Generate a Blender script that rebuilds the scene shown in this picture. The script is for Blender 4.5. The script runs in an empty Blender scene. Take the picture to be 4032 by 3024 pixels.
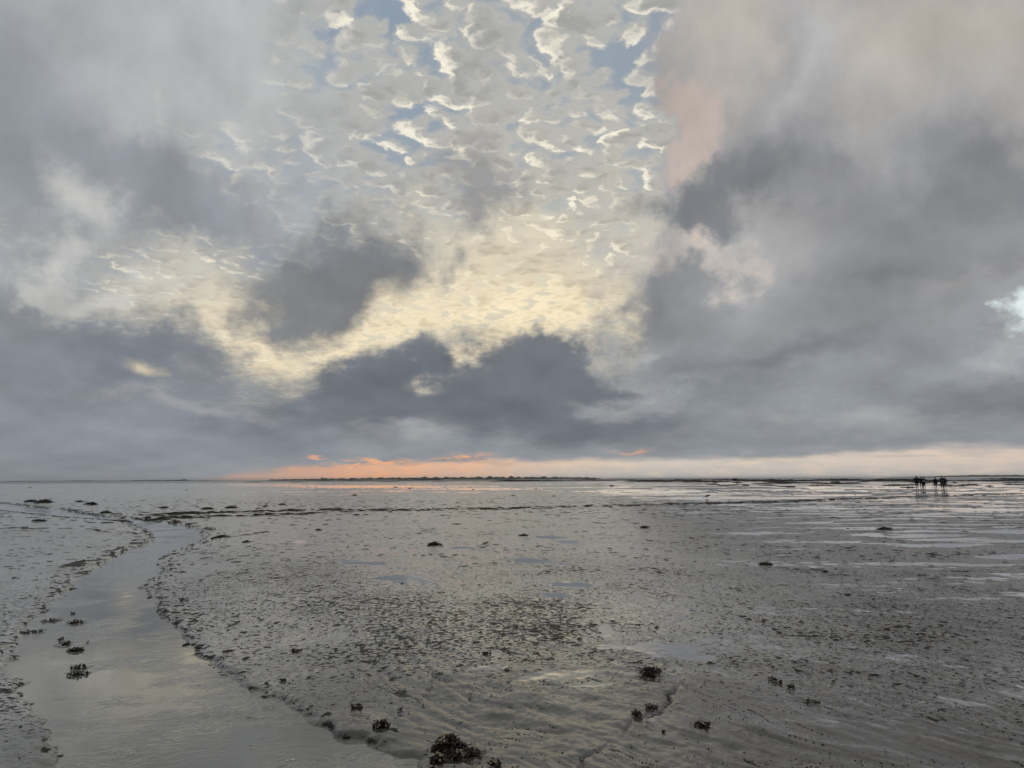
import bpy, bmesh, math, random
import numpy as np
from mathutils import Matrix, Vector, Euler

# ------------------------------------------------------------------ camera
SC = bpy.context.scene
COL = SC.collection
R = math.radians
CAM_H = 1.52
PITCH, ROLL = 7.34, -0.21
cam_data = bpy.data.cameras.new('camera')
cam_data.lens = 26.0
cam_data.sensor_width = 36.0
cam_data.clip_start = 0.05
cam_data.clip_end = 60000.0
cam = bpy.data.objects.new('camera', cam_data)
CAM_ROT = Matrix.Rotation(R(90 + PITCH), 3, 'X') @ Matrix.Rotation(R(ROLL), 3, 'Z')
cam.matrix_world = Matrix.Translation((0, 0, CAM_H)) @ CAM_ROT.to_4x4()
COL.objects.link(cam)
SC.camera = cam
FPX = 4032 * 26.0 / 36.0
_ROT = np.array(CAM_ROT)


def ray(px, py):
    """view direction through a point of the 4032 x 3024 photograph"""
    v = _ROT @ np.array([(px - 2016) / FPX, -(py - 1512) / FPX, -1.0])
    return v / np.linalg.norm(v)


def ground(px, py, z=0.0):
    """where the line of sight through a photograph point meets the level z"""
    v = ray(px, py)
    t = (z - CAM_H) / min(v[2], -1e-4)
    return np.array([v[0] * t, v[1] * t])


# ------------------------------------------------------------------ exposure, sun, sky
SC.view_settings.view_transform = 'Standard'
SC.view_settings.look = 'None'
SC.view_settings.exposure = 0.0
SC.view_settings.gamma = 1.0
SC.render.engine = 'CYCLES'
SC.cycles.use_adaptive_sampling = True
SC.cycles.adaptive_threshold = 0.02
SC.cycles.use_denoising = True
SC.cycles.max_bounces = 6
SC.cycles.glossy_bounces = 3
SC.cycles.diffuse_bounces = 2
SC.cycles.caustics_reflective = False
SC.cycles.caustics_refractive = False

SUN_AZ, SUN_EL = -8.5, 2.5       # degrees: right of the view axis, above the horizon
sun = bpy.data.lights.new('sun', 'SUN')
sun.energy = 0.03                # the sun itself is behind the cloud bank
sun.angle = R(100)
sun.color = (1.0, 0.78, 0.55)
sun_ob = bpy.data.objects.new('sun', sun)
sdir = Vector((math.sin(R(SUN_AZ)) * math.cos(R(SUN_EL)), math.cos(R(SUN_AZ)) * math.cos(R(SUN_EL)), math.sin(R(SUN_EL))))
sun_ob.rotation_euler = (-sdir).to_track_quat('-Z', 'Y').to_euler()
sun_ob.location = (0, 0, 30)
COL.objects.link(sun_ob)


def lin(c):
    """sRGB 0..255 to linear"""
    out = []
    for v in c[:3]:
        v = v / 255.0
        out.append(v / 12.92 if v <= 0.04045 else ((v + 0.055) / 1.055) ** 2.4)
    return (out[0], out[1], out[2], 1.0)


class Nodes:
    """small helper that writes node trees as expressions"""

    def __init__(self, tree):
        self.t = tree
        self.n = tree.nodes
        self.l = tree.links

    def put(self, sock, v):
        if v is None:
            return
        if isinstance(v, bpy.types.NodeSocket):
            self.l.new(v, sock)
        else:
            sock.default_value = v

    def math(self, op, a, b=None, c=None, clamp=False):
        m = self.n.new('ShaderNodeMath')
        m.operation = op
        m.use_clamp = clamp
        for i, v in enumerate((a, b, c)):
            self.put(m.inputs[i], v)
        return m.outputs[0]

    def vmath(self, op, a, b=None, scale=None):
        m = self.n.new('ShaderNodeVectorMath')
        m.operation = op
        self.put(m.inputs[0], a)
        if b is not None:
            self.put(m.inputs[1], b)
        if scale is not None:
            self.put(m.inputs['Scale'], scale)
        return m.outputs['Value'] if op in ('DOT_PRODUCT', 'LENGTH', 'DISTANCE') else m.outputs[0]

    def sep(self, v):
        s = self.n.new('ShaderNodeSeparateXYZ')
        self.put(s.inputs[0], v)
        return s.outputs

    def comb(self, x, y, z=0.0):
        s = self.n.new('ShaderNodeCombineXYZ')
        for i, v in enumerate((x, y, z)):
            self.put(s.inputs[i], v)
        return s.outputs[0]

    def noise(self, vec, scale, detail=4.0, rough=0.5, dim='3D', out='Fac', dist=0.0, lac=2.0):
        t = self.n.new('ShaderNodeTexNoise')
        t.noise_dimensions = dim
        self.put(t.inputs['Vector'], vec)
        t.inputs['Scale'].default_value = scale
        t.inputs['Detail'].default_value = detail
        t.inputs['Roughness'].default_value = rough
        t.inputs['Lacunarity'].default_value = lac
        t.inputs['Distortion'].default_value = dist
        return t.outputs[out]

    def voronoi(self, vec, scale, feature='F1', out='Distance', dim='3D', rand=1.0):
        t = self.n.new('ShaderNodeTexVoronoi')
        t.voronoi_dimensions = dim
        t.feature = feature
        self.put(t.inputs['Vector'], vec)
        t.inputs['Scale'].default_value = scale
        t.inputs['Randomness'].default_value = rand
        return t.outputs[out]

    def step(self, v, lo, hi, a=0.0, b=1.0, smooth=True):
        m = self.n.new('ShaderNodeMapRange')
        m.interpolation_type = 'SMOOTHSTEP' if smooth else 'LINEAR'
        self.put(m.inputs['Value'], v)
        for k, w in zip(('From Min', 'From Max', 'To Min', 'To Max'), (lo, hi, a, b)):
            self.put(m.inputs[k], w)
        return m.outputs['Result']

    def mix(self, f, a, b, blend='MIX'):
        m = self.n.new('ShaderNodeMix')
        m.data_type = 'RGBA'
        m.blend_type = blend
        self.put(m.inputs[0], f)
        self.put(m.inputs[6], a)
        self.put(m.inputs[7], b)
        return m.outputs[2]

    def fmix(self, f, a, b):
        m = self.n.new('ShaderNodeMix')
        m.data_type = 'FLOAT'
        self.put(m.inputs[0], f)
        self.put(m.inputs[2], a)
        self.put(m.inputs[3], b)
        return m.outputs[0]

    def mapping(self, v, loc, rot, scl):
        m = self.n.new('ShaderNodeMapping')
        m.vector_type = 'TEXTURE'
        self.put(m.inputs[0], v)
        m.inputs[1].default_value = loc
        m.inputs[2].default_value = (0, 0, rot)
        m.inputs[3].default_value = scl
        return m.outputs[0]

    def ball(self, v):
        g = self.n.new('ShaderNodeTexGradient')
        g.gradient_type = 'SPHERICAL'
        self.put(g.inputs[0], v)
        return g.outputs['Fac']


def build_sky():
    w = bpy.data.worlds.new('World')
    SC.world = w
    w.use_nodes = True
    w.node_tree.nodes.clear()
    N = Nodes(w.node_tree)
    tc = N.n.new('ShaderNodeTexCoord')
    d = tc.outputs['Generated']
    dx, dy, dz = N.sep(d)
    az = N.math('MULTIPLY', N.math('ARCTAN2', dx, dy), 57.29578)
    el = N.math('MULTIPLY', N.math('ARCSINE', dz), 57.29578)
    zl = N.math('MAXIMUM', dz, 0.0)
    # cloud coordinates: the lower deck flattens towards the horizon, the high deck more
    zq = N.math('MULTIPLY', N.math('LOGARITHM', N.math('ADD', zl, 0.07), 2.718), 0.36)
    low = N.comb(dx, dy, zq)
    high = N.vmath('DIVIDE', N.comb(dx, dy, 0), N.comb(*[N.math('ADD', zl, 0.14)] * 3))
    half = (0.5, 0.5, 0.5)
    # a light domain warp so that no cloud border is a smooth curve
    wa = N.vmath('SUBTRACT', N.noise(low, 7.0, 6.0, 0.6, '3D', 'Color'), half)
    calm = N.step(el, 0.0, 10.0, 0.12, 1.0)
    ex, ey, _ = N.sep(wa)
    U = N.comb(N.math('ADD', az, N.math('MULTIPLY', ex, 17.0)),
               N.math('ADD', el, N.math('MULTIPLY', ey, N.math('MULTIPLY', calm, 15.0))), 0.0)
    # lightly warped coordinates for the thin things near the horizon
    Us = N.vmath('ADD', N.comb(az, el, 0.0), N.vmath('MULTIPLY', wa, (9.0, 2.0, 0)))

    def blob(x, y, rx, ry, rot=0.0, src=None):
        """soft ellipse; centre and radii in points of the 2212-wide photograph, turned into azimuth and elevation"""
        v = ray(x * 4032 / 2212, y * 4032 / 2212)
        a = math.degrees(math.atan2(v[0], v[1]))
        e = math.degrees(math.asin(v[2]))
        k = 27.9
        return N.ball(N.mapping(U if src is None else src, (a, e, 0), R(rot), (rx / k, ry / k, 1.0)))

    def union(bl, src=None):
        acc = None
        for b in bl:
            wgt = b[5] if len(b) > 5 else 1.0
            g = blob(b[0], b[1], b[2], b[3], b[4] if len(b) > 4 else 0.0, src)
            acc = N.math('MULTIPLY', g, wgt) if acc is None else N.math('MULTIPLY_ADD', g, wgt, acc)
        return acc

    # ---- clear air above everything
    sky = N.n.new('ShaderNodeTexSky')
    sky.sky_type = 'NISHITA'
    sky.sun_disc = False
    sky.sun_elevation = R(SUN_EL)
    sky.sun_rotation = R(SUN_AZ)
    sky.air_density = 1.0
    sky.dust_density = 0.6
    sky.ozone_density = 2.5
    clear = N.mix(0.75, N.vmath('SCALE', sky.outputs[0], scale=0.10), lin((152, 169, 187)))

    # ---- high puffs of altocumulus, lit on the side of the low sun
    hwarp = N.vmath('SCALE', N.vmath('SUBTRACT', N.noise(high, 12.0, 5.0, 0.6, '2D', 'Color'), half), scale=0.085)
    hw = N.vmath('ADD', high, hwarp)

    def puffs(vec, det):
        v = N.n.new('ShaderNodeTexVoronoi')
        v.voronoi_dimensions = '2D'
        v.feature = 'SMOOTH_F1'
        N.put(v.inputs['Vector'], vec)
        v.inputs['Scale'].default_value = 19.0
        v.inputs['Smoothness'].default_value = 0.7
        b_ = N.noise(vec, 6.6, det, 0.58, '2D')
        return N.math('SUBTRACT', N.math('MULTIPLY', b_, 1.5), N.math('MULTIPLY', v.outputs['Distance'], 0.75))

    dens = puffs(hw, 6.0)
    base_ = puffs(hw, 4.0)
    toward = puffs(N.vmath('ADD', hw, (-0.020, 0.014, 0)), 4.0)
    a_puff = N.step(dens, 0.13, 0.43)
    some = N.step(N.noise(high, 3.4, 3.0, 0.55, '2D'), 0.30, 0.56, 0.25, 1.0)
    lit = N.math('MULTIPLY', N.step(N.math('SUBTRACT', base_, toward), 0.02, 0.24), N.step(dens, 0.76, 0.36))
    lit = N.math('MULTIPLY', lit, some)
    glow = union([(1080, 690, 640, 250, 3, 1.1), (560, 700, 440, 210, 0, 0.8), (1180, 560, 460, 330, 0, 0.4), (1150, 150, 500, 420, 0, 0.12)])
    glow = N.math('MINIMUM', glow, 1.0)
    core = N.math('MINIMUM', union([(1120, 705, 380, 110, 2, 1.3), (700, 740, 260, 90, 6, 0.9), (1230, 660, 160, 90, 0, 0.5)]), 1.0)
    lit = N.math('MULTIPLY', lit, N.step(glow, 0.3, 1.0, 1.0, 0.5))
    veil_c = N.mix(glow, lin((174, 175, 173)), lin((222, 209, 184)))
    veil_c = N.mix(N.math('MULTIPLY', core, 0.95), veil_c, lin((249, 232, 196)))
    veil_c = N.vmath('SCALE', veil_c, scale=N.step(dens, 0.35, 1.0, 1.05, 0.80))
    lit_c = N.mix(glow, lin((255, 247, 228)), lin((255, 244, 214)))
    puff = N.mix(lit, veil_c, lit_c)
    thin = N.mix(N.math('MINIMUM', N.math('MULTIPLY', glow, 1.5), 1.0), clear, lin((222, 213, 190)))
    c = N.mix(a_puff, thin, puff)

    # ---- the lower deck: masses of cloud with frayed borders, paler on top, darker where thick
    n_big = N.noise(low, 6.0, 8.0, 0.56, '3D')
    n_up = N.noise(N.vmath('ADD', low, (0.0, 0.0, 0.035)), 6.0, 4.0, 0.56, '3D')
    n_wid = N.noise(low, 2.6, 3.0, 0.5, '3D')
    n_sum = N.math('MULTIPLY', N.math('SUBTRACT', n_big, 0.5), 1.5)
    n_sum = N.math('MULTIPLY_ADD', N.math('SUBTRACT', n_wid, 0.5), 0.6, n_sum)
    relief = N.math('SUBTRACT', n_big, n_up)
    soft_tone = N.math('ADD', N.math('MULTIPLY_ADD', n_sum, -0.34, 1.02), N.math('MULTIPLY', relief, 1.15))

    def tone(col):
        return N.vmath('SCALE', lin(col)[:3], scale=soft_tone)

    def stroke(c, col, bl, lo=0.0, hi=0.9, op=1.0, ng=0.7, src=None):
        m = union(bl, src)
        m = N.math('MULTIPLY_ADD', n_sum, ng, m)
        m = N.step(m, lo, hi, 0.0, op)
        return N.mix(m, c, tone(col))

    # general overcast everywhere outside the opening
    opening = union([(1180, 40, 520, 460, 0, 1.4), (1110, 330, 430, 340, 0, 1.3), (1010, 650, 490, 200, -4, 1.7),
                     (660, 720, 380, 150, 8, 1.5), (440, 640, 300, 170, 0, 1.2), (1300, 250, 280, 340, 0, 0.9), (780, 230, 390, 340, 0, 0.7), (520, 280, 200, 120, 30, 0.7), (690, 70, 200, 140, 0, 0.9)])
    deck = N.step(N.math('SUBTRACT', N.math('MULTIPLY', n_sum, 0.8), opening), -1.0, 0.05)
    deck_c = N.mix(N.step(el, 0.0, 34.0), lin((141, 146, 152)), lin((172, 174, 175)))
    c = N.mix(deck, c, N.vmath('SCALE', deck_c, scale=soft_tone))

    # pale thin veil upper left
    c = stroke(c, (183, 186, 186), [(430, 150, 460, 340, 0), (700, 330, 280, 240, 0, 0.5)], 0.0, 1.1, 0.7)
    # darker lobes on the left
    c = stroke(c, (143, 148, 156), [(20, 250, 340, 250, 0, 1.2), (420, 400, 330, 120, -8, 1.0), (200, 400, 260, 130, 0, 0.6), (460, 510, 300, 90, 0, 0.6)], 0.0, 1.1, 0.9)
    c = stroke(c, (212, 211, 205), [(165, 450, 100, 130, 0, 1.0), (90, 600, 90, 70, 0, 1.1), (220, 665, 150, 55, 0, 1.0), (400, 620, 200, 90, 0, 0.6)], 0.1, 1.2, 0.75)
    # grey mass over the opening
    c = stroke(c, (121, 124, 129), [(680, 590, 260, 150, 0, 1.3), (770, 580, 150, 120, 0, 0.8), (620, 640, 150, 110, 0, 0.7)], 0.0, 1.35, 0.95, 0.75)
    c = stroke(c, (141, 141, 142), [(1010, 400, 160, 110, 20, 1.5), (960, 590, 90, 70, 0, 1.0), (640, 280, 140, 150, 0, 0.5)], 0.1, 1.1, 0.85)
    # the tower of cloud on the right, warm on the side that sees the sun
    c = stroke(c, (168, 167, 167), [(1850, 250, 520, 480, 0, 1.4), (2100, 150, 400, 400, 0, 1.0), (1680, 60, 220, 300, 0, 1.3), (1520, 320, 130, 170, 0, 1.3)], 0.1, 0.6, 1.0, 0.35)
    c = stroke(c, (186, 178, 170), [(1580, 80, 130, 240, 0, 1.2), (2130, 50, 320, 200, 0, 1.1), (1840, 40, 260, 90, 0, 0.5)], 0.0, 1.1, 0.9, 0.35)
    c = stroke(c, (190, 177, 169), [(1490, 290, 110, 120, 0, 1.5), (1450, 310, 60, 110, 0, 0.8)], 0.1, 1.0, 0.95, 0.35)
    c = stroke(c, (151, 151, 153), [(1700, 260, 180, 260, 0, 1.1), (1880, 400, 320, 160, 0, 0.9)], 0.0, 1.0, 0.85, 0.4)
    c = stroke(c, (121, 123, 128), [(1590, 420, 270, 110, 8, 1.3), (1480, 460, 110, 110, 0, 1.0), (1740, 360, 200, 130, 30, 0.5)], 0.05, 1.3, 0.95, 0.6)
    c = stroke(c, (137, 138, 141), [(2060, 420, 360, 150, -10, 1.2), (2200, 430, 180, 130, 0, 0.6), (1780, 640, 440, 190, 0, 1.0), (1430, 620, 170, 150, 0, 1.4)], 0.0, 1.1, 0.95, 0.6)
    c = stroke(c, (120, 123, 129), [(1680, 780, 400, 80, 0, 1.2), (2160, 860, 280, 80, 8, 1.1), (1400, 650, 120, 90, 0, 0.8), (2180, 400, 160, 80, 0, 1.0), (1870, 560, 260, 70, 0, 0.6)], 0.05, 1.4, 0.85, 0.7)
    c = stroke(c, (204, 192, 182), [(1500, 525, 90, 60, 0, 1.2), (1370, 540, 110, 80, 0, 0.9), (1590, 560, 80, 70, 0, 1.0), (1330, 440, 100, 80, 0, 0.6)], 0.15, 1.2, 0.8, 0.55)
    c = stroke(c, (188, 188, 188), [(1740, 150, 110, 160, -25, 1.0), (1950, 330, 160, 120, 0, 0.6), (1350, 830, 80, 60, 0, 0.8), (1410, 750, 80, 60, 0, 0.8), (2190, 730, 100, 90, 0, 0.9)], 0.1, 1.2, 0.65, 0.5)
    # the bank above the horizon
    c = stroke(c, (135, 141, 149), [(150, 790, 560, 120, 0, 1.1), (120, 960, 640, 100, 0, 1.3), (560, 930, 460, 80, 0, 0.8)], 0.0, 1.0, 0.9, 0.6)
    c = stroke(c, (120, 126, 134), [(490, 800, 180, 105, 0, 1.5), (270, 800, 170, 75, 0, 1.0), (120, 870, 260, 55, 0, 0.7), (560, 960, 300, 40, 0, 0.7)], 0.05, 1.3, 0.9, 0.75)
    c = stroke(c, (109, 115, 123), [(440, 900, 320, 70, 0, 0.7), (1500, 890, 320, 64, 0, 0.7), (960, 850, 440, 115, 0, 1.4), (1230, 810, 190, 110, 0, 1.2), (720, 850, 230, 105, 0, 1.1), (1260, 900, 260, 90, 0, 0.8), (1050, 745, 110, 70, 0, 0.8), (900, 925, 520, 60, 0, 0.8), (1280, 945, 300, 44, 0, 0.8), (1090, 830, 280, 100, 0, 0.9)], 0.0, 1.5, 0.96, 0.95)
    c = stroke(c, (162, 163, 164), [(900, 935, 190, 32, 0, 1.1), (1360, 880, 190, 44, 0, 1.0), (600, 885, 260, 34, -6, 0.7), (1900, 905, 340, 42, 0, 1.0), (300, 860, 240, 40, 0, 0.8)], 0.1, 1.1, 0.75, 0.6)
    c = stroke(c, (242, 222, 184), [(345, 800, 90, 22, -8, 1.0), (600, 790, 60, 40, 40, 0.8)], 0.2, 1.3, 0.7, 1.0, Us)
    # bright break at the right-hand edge
    c = stroke(c, (220, 230, 230), [(2235, 645, 80, 60, 30, 1.7)], 0.1, 1.3, 1.0, 0.3)

    # ---- clear strip below the deck along the horizon, and the sunset in it
    stripw = union([(1560, 1030, 1050, 52, 0.4, 1.5), (2350, 1020, 800, 68, 1.5, 1.4), (930, 1036, 470, 46, 0, 1.4)], Us)
    strip = N.math('MULTIPLY', N.step(N.math('MULTIPLY_ADD', n_sum, 0.75, stripw), 0.02, 0.75), N.step(el, 2.2, 4.2, 1.0, 0.0))
    ramp = N.n.new('ShaderNodeValToRGB')
    N.put(ramp.inputs[0], N.step(az, -24.0, 36.0, 0.0, 1.0, False))
    cr = ramp.color_ramp
    cr.elements[0].position, cr.elements[0].color = 0.0, lin((142, 144, 150))
    cr.elements[1].position, cr.elements[1].color = 1.0, lin((216, 197, 184))
    for p, q in ((0.10, (170, 154, 148)), (0.19, (222, 174, 146)), (0.26, (240, 186, 146)), (0.33, (232, 191, 162)), (0.45, (222, 197, 175)), (0.6, (213, 203, 190)), (0.78, (217, 203, 190))):
        e_ = cr.elements.new(p)
        e_.color = lin(q)
    sc_ = N.mix(N.step(el, 0.0, 1.4, 0.8, 0.0), ramp.outputs[0], N.mix(N.step(az, -12.0, 6.0), lin((222, 174, 146)), lin((184, 184, 180))))
    # small lit cumulus in the strip
    pn = N.noise(N.comb(N.math('MULTIPLY', az, 0.25), N.math('MULTIPLY', el, 0.8)), 1.9, 6.0, 0.58, '2D')
    sc_ = N.mix(N.step(pn, 0.42, 0.75, 0.0, 0.6), sc_, N.mix(N.step(az, -7.0, 6.0), lin((250, 178, 128)), lin((228, 208, 188))))
    bars = N.noise(N.comb(N.math('MULTIPLY', az, 0.12), N.math('MULTIPLY', el, 1.1)), 2.0, 5.0, 0.58, '2D')
    sc_ = N.mix(N.math('MULTIPLY', N.step(bars, 0.46, 0.66, 0.0, 0.5), N.step(el, 0.3, 1.6)), sc_, N.mix(N.step(az, -4.0, 12.0), lin((176, 150, 142)), lin((182, 176, 172))))
    c = N.mix(strip, c, sc_)
    # cloud bases above the strip that catch the sun
    hot = union([(668, 985, 46, 12, 0, 1.3), (800, 1000, 150, 16, 4, 1.4), (1000, 985, 110, 16, 0, 1.0), (1360, 976, 80, 12, 0, 1.1)], Us)
    rag = N.step(N.noise(N.comb(N.math('MULTIPLY', az, 0.6), N.math('MULTIPLY', el, 2.0)), 1.3, 6.0, 0.62, '2D'), 0.36, 0.70)
    c = N.mix(N.math('MULTIPLY', N.step(hot, 0.1, 1.1), rag), c, lin((250, 182, 132)))
    bg = N.n.new('ShaderNodeBackground')
    N.put(bg.inputs[0], c)
    bg.inputs[1].default_value = 1.0
    out = N.n.new('ShaderNodeOutputWorld')
    N.l.new(bg.outputs[0], out.inputs[0])
    w.cycles.sampling_method = 'MANUAL'
    w.cycles.sample_map_resolution = 512


build_sky()

# ------------------------------------------------------------------ numeric noise
def _hash(ix, iy, seed):
    h = (ix * 374761393 + iy * 668265263 + seed * 1442695041) & 0xFFFFFFFF
    h = ((h ^ (h >> 13)) * 1274126177) & 0xFFFFFFFF
    return ((h ^ (h >> 16)) & 0xFFFFFF).astype(np.float32) / float(0x1000000)


def perlin(x, y, seed=0):
    xi = np.floor(x).astype(np.int64)
    yi = np.floor(y).astype(np.int64)
    fx = (x - xi).astype(np.float32)
    fy = (y - yi).astype(np.float32)
    ux = fx * fx * fx * (fx * (fx * 6 - 15) + 10)
    uy = fy * fy * fy * (fy * (fy * 6 - 15) + 10)
    r = []
    for dx in (0, 1):
        for dy in (0, 1):
            a = _hash(xi + dx, yi + dy, seed) * 6.2831853
            r.append(np.cos(a) * (fx - dx) + np.sin(a) * (fy - dy))
    a = r[0] + uy * (r[1] - r[0])
    b = r[2] + uy * (r[3] - r[2])
    return (a + ux * (b - a)) * 1.5


def fbm(x, y, octaves=4, gain=0.5, seed=0):
    s = 0.0
    a = 1.0
    for o in range(octaves):
        s = s + a * perlin(x, y, seed + o * 17)
        x = x * 2.03 + 5.1
        y = y * 2.03 - 3.7
        a *= gain
    return s


def sstep(a, b, x):
    t = np.clip((x - a) / (b - a), 0, 1)
    return t * t * (3 - 2 * t)


# ------------------------------------------------------------------ the tidal creek
WATER_Z = -0.10
CREEK_PX = [(1666, 3060), (1644, 3002), (1522, 2961), (1441, 2918), (1350, 2904), (1300, 2886), (1184, 2831), (1099, 2770), (995, 2721), (903, 2666),
            (836, 2617), (775, 2556), (702, 2483), (629, 2410), (616, 2380), (586, 2331), (571, 2300), (586, 2282), (635, 2270),
            (641, 2239), (610, 2218), (632, 2200), (702, 2166), (787, 2133), (806, 2117), (793, 2087), (763, 2078), (690, 2062),
            (580, 2047), (507, 2043), (403, 2034), (317, 2022), (268, 2010), (122, 1994), (0, 1980), (-260, 1966),
            (-260, 1990), (0, 2010), (122, 2023), (244, 2035), (366, 2044), (494, 2051), (586, 2093), (604, 2111), (586, 2142),
            (507, 2160), (421, 2215), (342, 2252), (275, 2313), (232, 2355), (159, 2410), (79, 2471), (55, 2532), (24, 2630),
            (92, 2739), (110, 2813), (171, 2861), (214, 2916), (226, 2971), (238, 3040)]
CREEK = np.array([ground(x, y, WATER_Z) for x, y in CREEK_PX])
# the creek goes on past the photographer's left hand
CREEK = np.vstack([CREEK, [[-1.9, 2.6], [-1.7, 0.0], [-2.4, -6.0], [-1.0, -30.0], [3.0, -30.0], [0.3, -6.0], [0.15, 0.0], [-0.1, 2.6]]])


def creek_distance(P):
    """signed distance to the creek's water line, negative in the water"""
    A = CREEK
    B = np.roll(CREEK, -1, axis=0)
    best = np.full(len(P), 1e9, np.float32)
    inside = np.zeros(len(P), bool)
    for a, b in zip(A, B):
        ab = b - a
        t = np.clip(((P[:, 0] - a[0]) * ab[0] + (P[:, 1] - a[1]) * ab[1]) / max(ab @ ab, 1e-9), 0, 1)
        ex = P[:, 0] - a[0] - t * ab[0]
        ey = P[:, 1] - a[1] - t * ab[1]
        best = np.minimum(best, ex * ex + ey * ey)
        if a[1] != b[1]:
            cond = (a[1] > P[:, 1]) != (b[1] > P[:, 1])
            inside ^= cond & (P[:, 0] < (b[0] - a[0]) * (P[:, 1] - a[1]) / (b[1] - a[1]) + a[0])
    dist = np.sqrt(best)
    return np.where(inside, -dist, dist)


def px_ellipse(x, y, cx, cy, w, h):
    """0 in the middle, 1 on the border of an ellipse seen at a photograph point"""
    c = ground(cx, cy)
    ax = ground(cx + w, cy) - c
    ay = ground(cx, cy + h) - c
    M = np.linalg.inv(np.array([ax, ay]).T)
    u = M[0, 0] * (x - c[0]) + M[0, 1] * (y - c[1])
    v = M[1, 0] * (x - c[0]) + M[1, 1] * (y - c[1])
    return np.sqrt(u * u + v * v)


def seg_dist(x, y, pts):
    """distance to a polyline and the place along it"""
    best = np.full(x.shape, 1e9, np.float32)
    for a, b in zip(pts[:-1], pts[1:]):
        ab = b - a
        t = np.clip(((x - a[0]) * ab[0] + (y - a[1]) * ab[1]) / max(ab @ ab, 1e-9), 0, 1)
        best = np.minimum(best, (x - a[0] - t * ab[0]) ** 2 + (y - a[1] - t * ab[1]) ** 2)
    return np.sqrt(best)


def px_line(pts, z=0.0):
    return [ground(a, b, z) for a, b in pts]


POOLS = [(2150, 2690, 200, 16), (2330, 2725, 90, 10), (1880, 2650, 150, 12), (2385, 2500, 34, 50), (2400, 2575, 60, 14), (1150, 2520, 110, 12), (860, 2420, 70, 20), (1600, 2293, 130, 22), (1480, 2230, 60, 12), (2085, 2205, 90, 13), (2210, 2222, 70, 8), (2170, 2116, 70, 8), (2250, 2135, 60, 8),
         (1790, 2156, 70, 7), (1690, 2147, 50, 5), (2640, 2590, 150, 34), (2760, 2625, 110, 22), (2250, 2300, 90, 14), (2190, 2350, 70, 10), (1385, 2228, 50, 12),
         (1180, 2138, 45, 9), (3640, 2092, 150, 6), (3420, 2106, 90, 7), (2960, 2100, 120, 6), (3700, 1916, 380, 4), (3300, 1950, 300, 4),
         (3750, 2003, 330, 5), (3900, 2010, 250, 5), (3100, 1962, 330, 4), (2850, 1985, 160, 5), (3150, 1999, 200, 4), (3500, 1968, 200, 3), (2500, 1935, 300, 4),
         (1420, 1915, 420, 8), (1900, 1925, 260, 4), (1000, 1910, 300, 5), (600, 1903, 350, 4), (100, 1908, 300, 6), (3560, 1921, 160, 6)]
ROUGH_FIELDS = [(1820, 2490, 600, 190), (1480, 2410, 480, 150), (1120, 2270, 380, 140), (950, 2180, 260, 70), (2050, 2420, 380, 130)]
GULLIES = [([(2690, 2740), (2600, 2850), (2460, 2905), (2380, 2945), (2270, 3024)], 0.022, 0.022),
           ([(1640, 2610), (1790, 2700), (1900, 2745), (2080, 2840)], 0.016, 0.012),
           ([(1380, 2720), (1520, 2880), (1660, 2960), (1760, 3040)], 0.018, 0.015),
           ([(1040, 2640), (1200, 2760), (1320, 2830), (1500, 2960)], 0.016, 0.014),
           ([(760, 2400), (775, 2480), (800, 2500)], 0.035, 0.02),
           ([(2150, 2870), (2380, 2900)], 0.016, 0.008)]
SCARPS = [[(0, 2085), (310, 2084), (600, 2100)], [(300, 2220), (460, 2160), (590, 2120)], [(300, 2030), (420, 2018), (650, 2032), (770, 2072), (860, 2082)],
          [(870, 2115), (960, 2105), (1060, 2098)], [(520, 2044), (620, 2025), (760, 2020)]]


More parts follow.
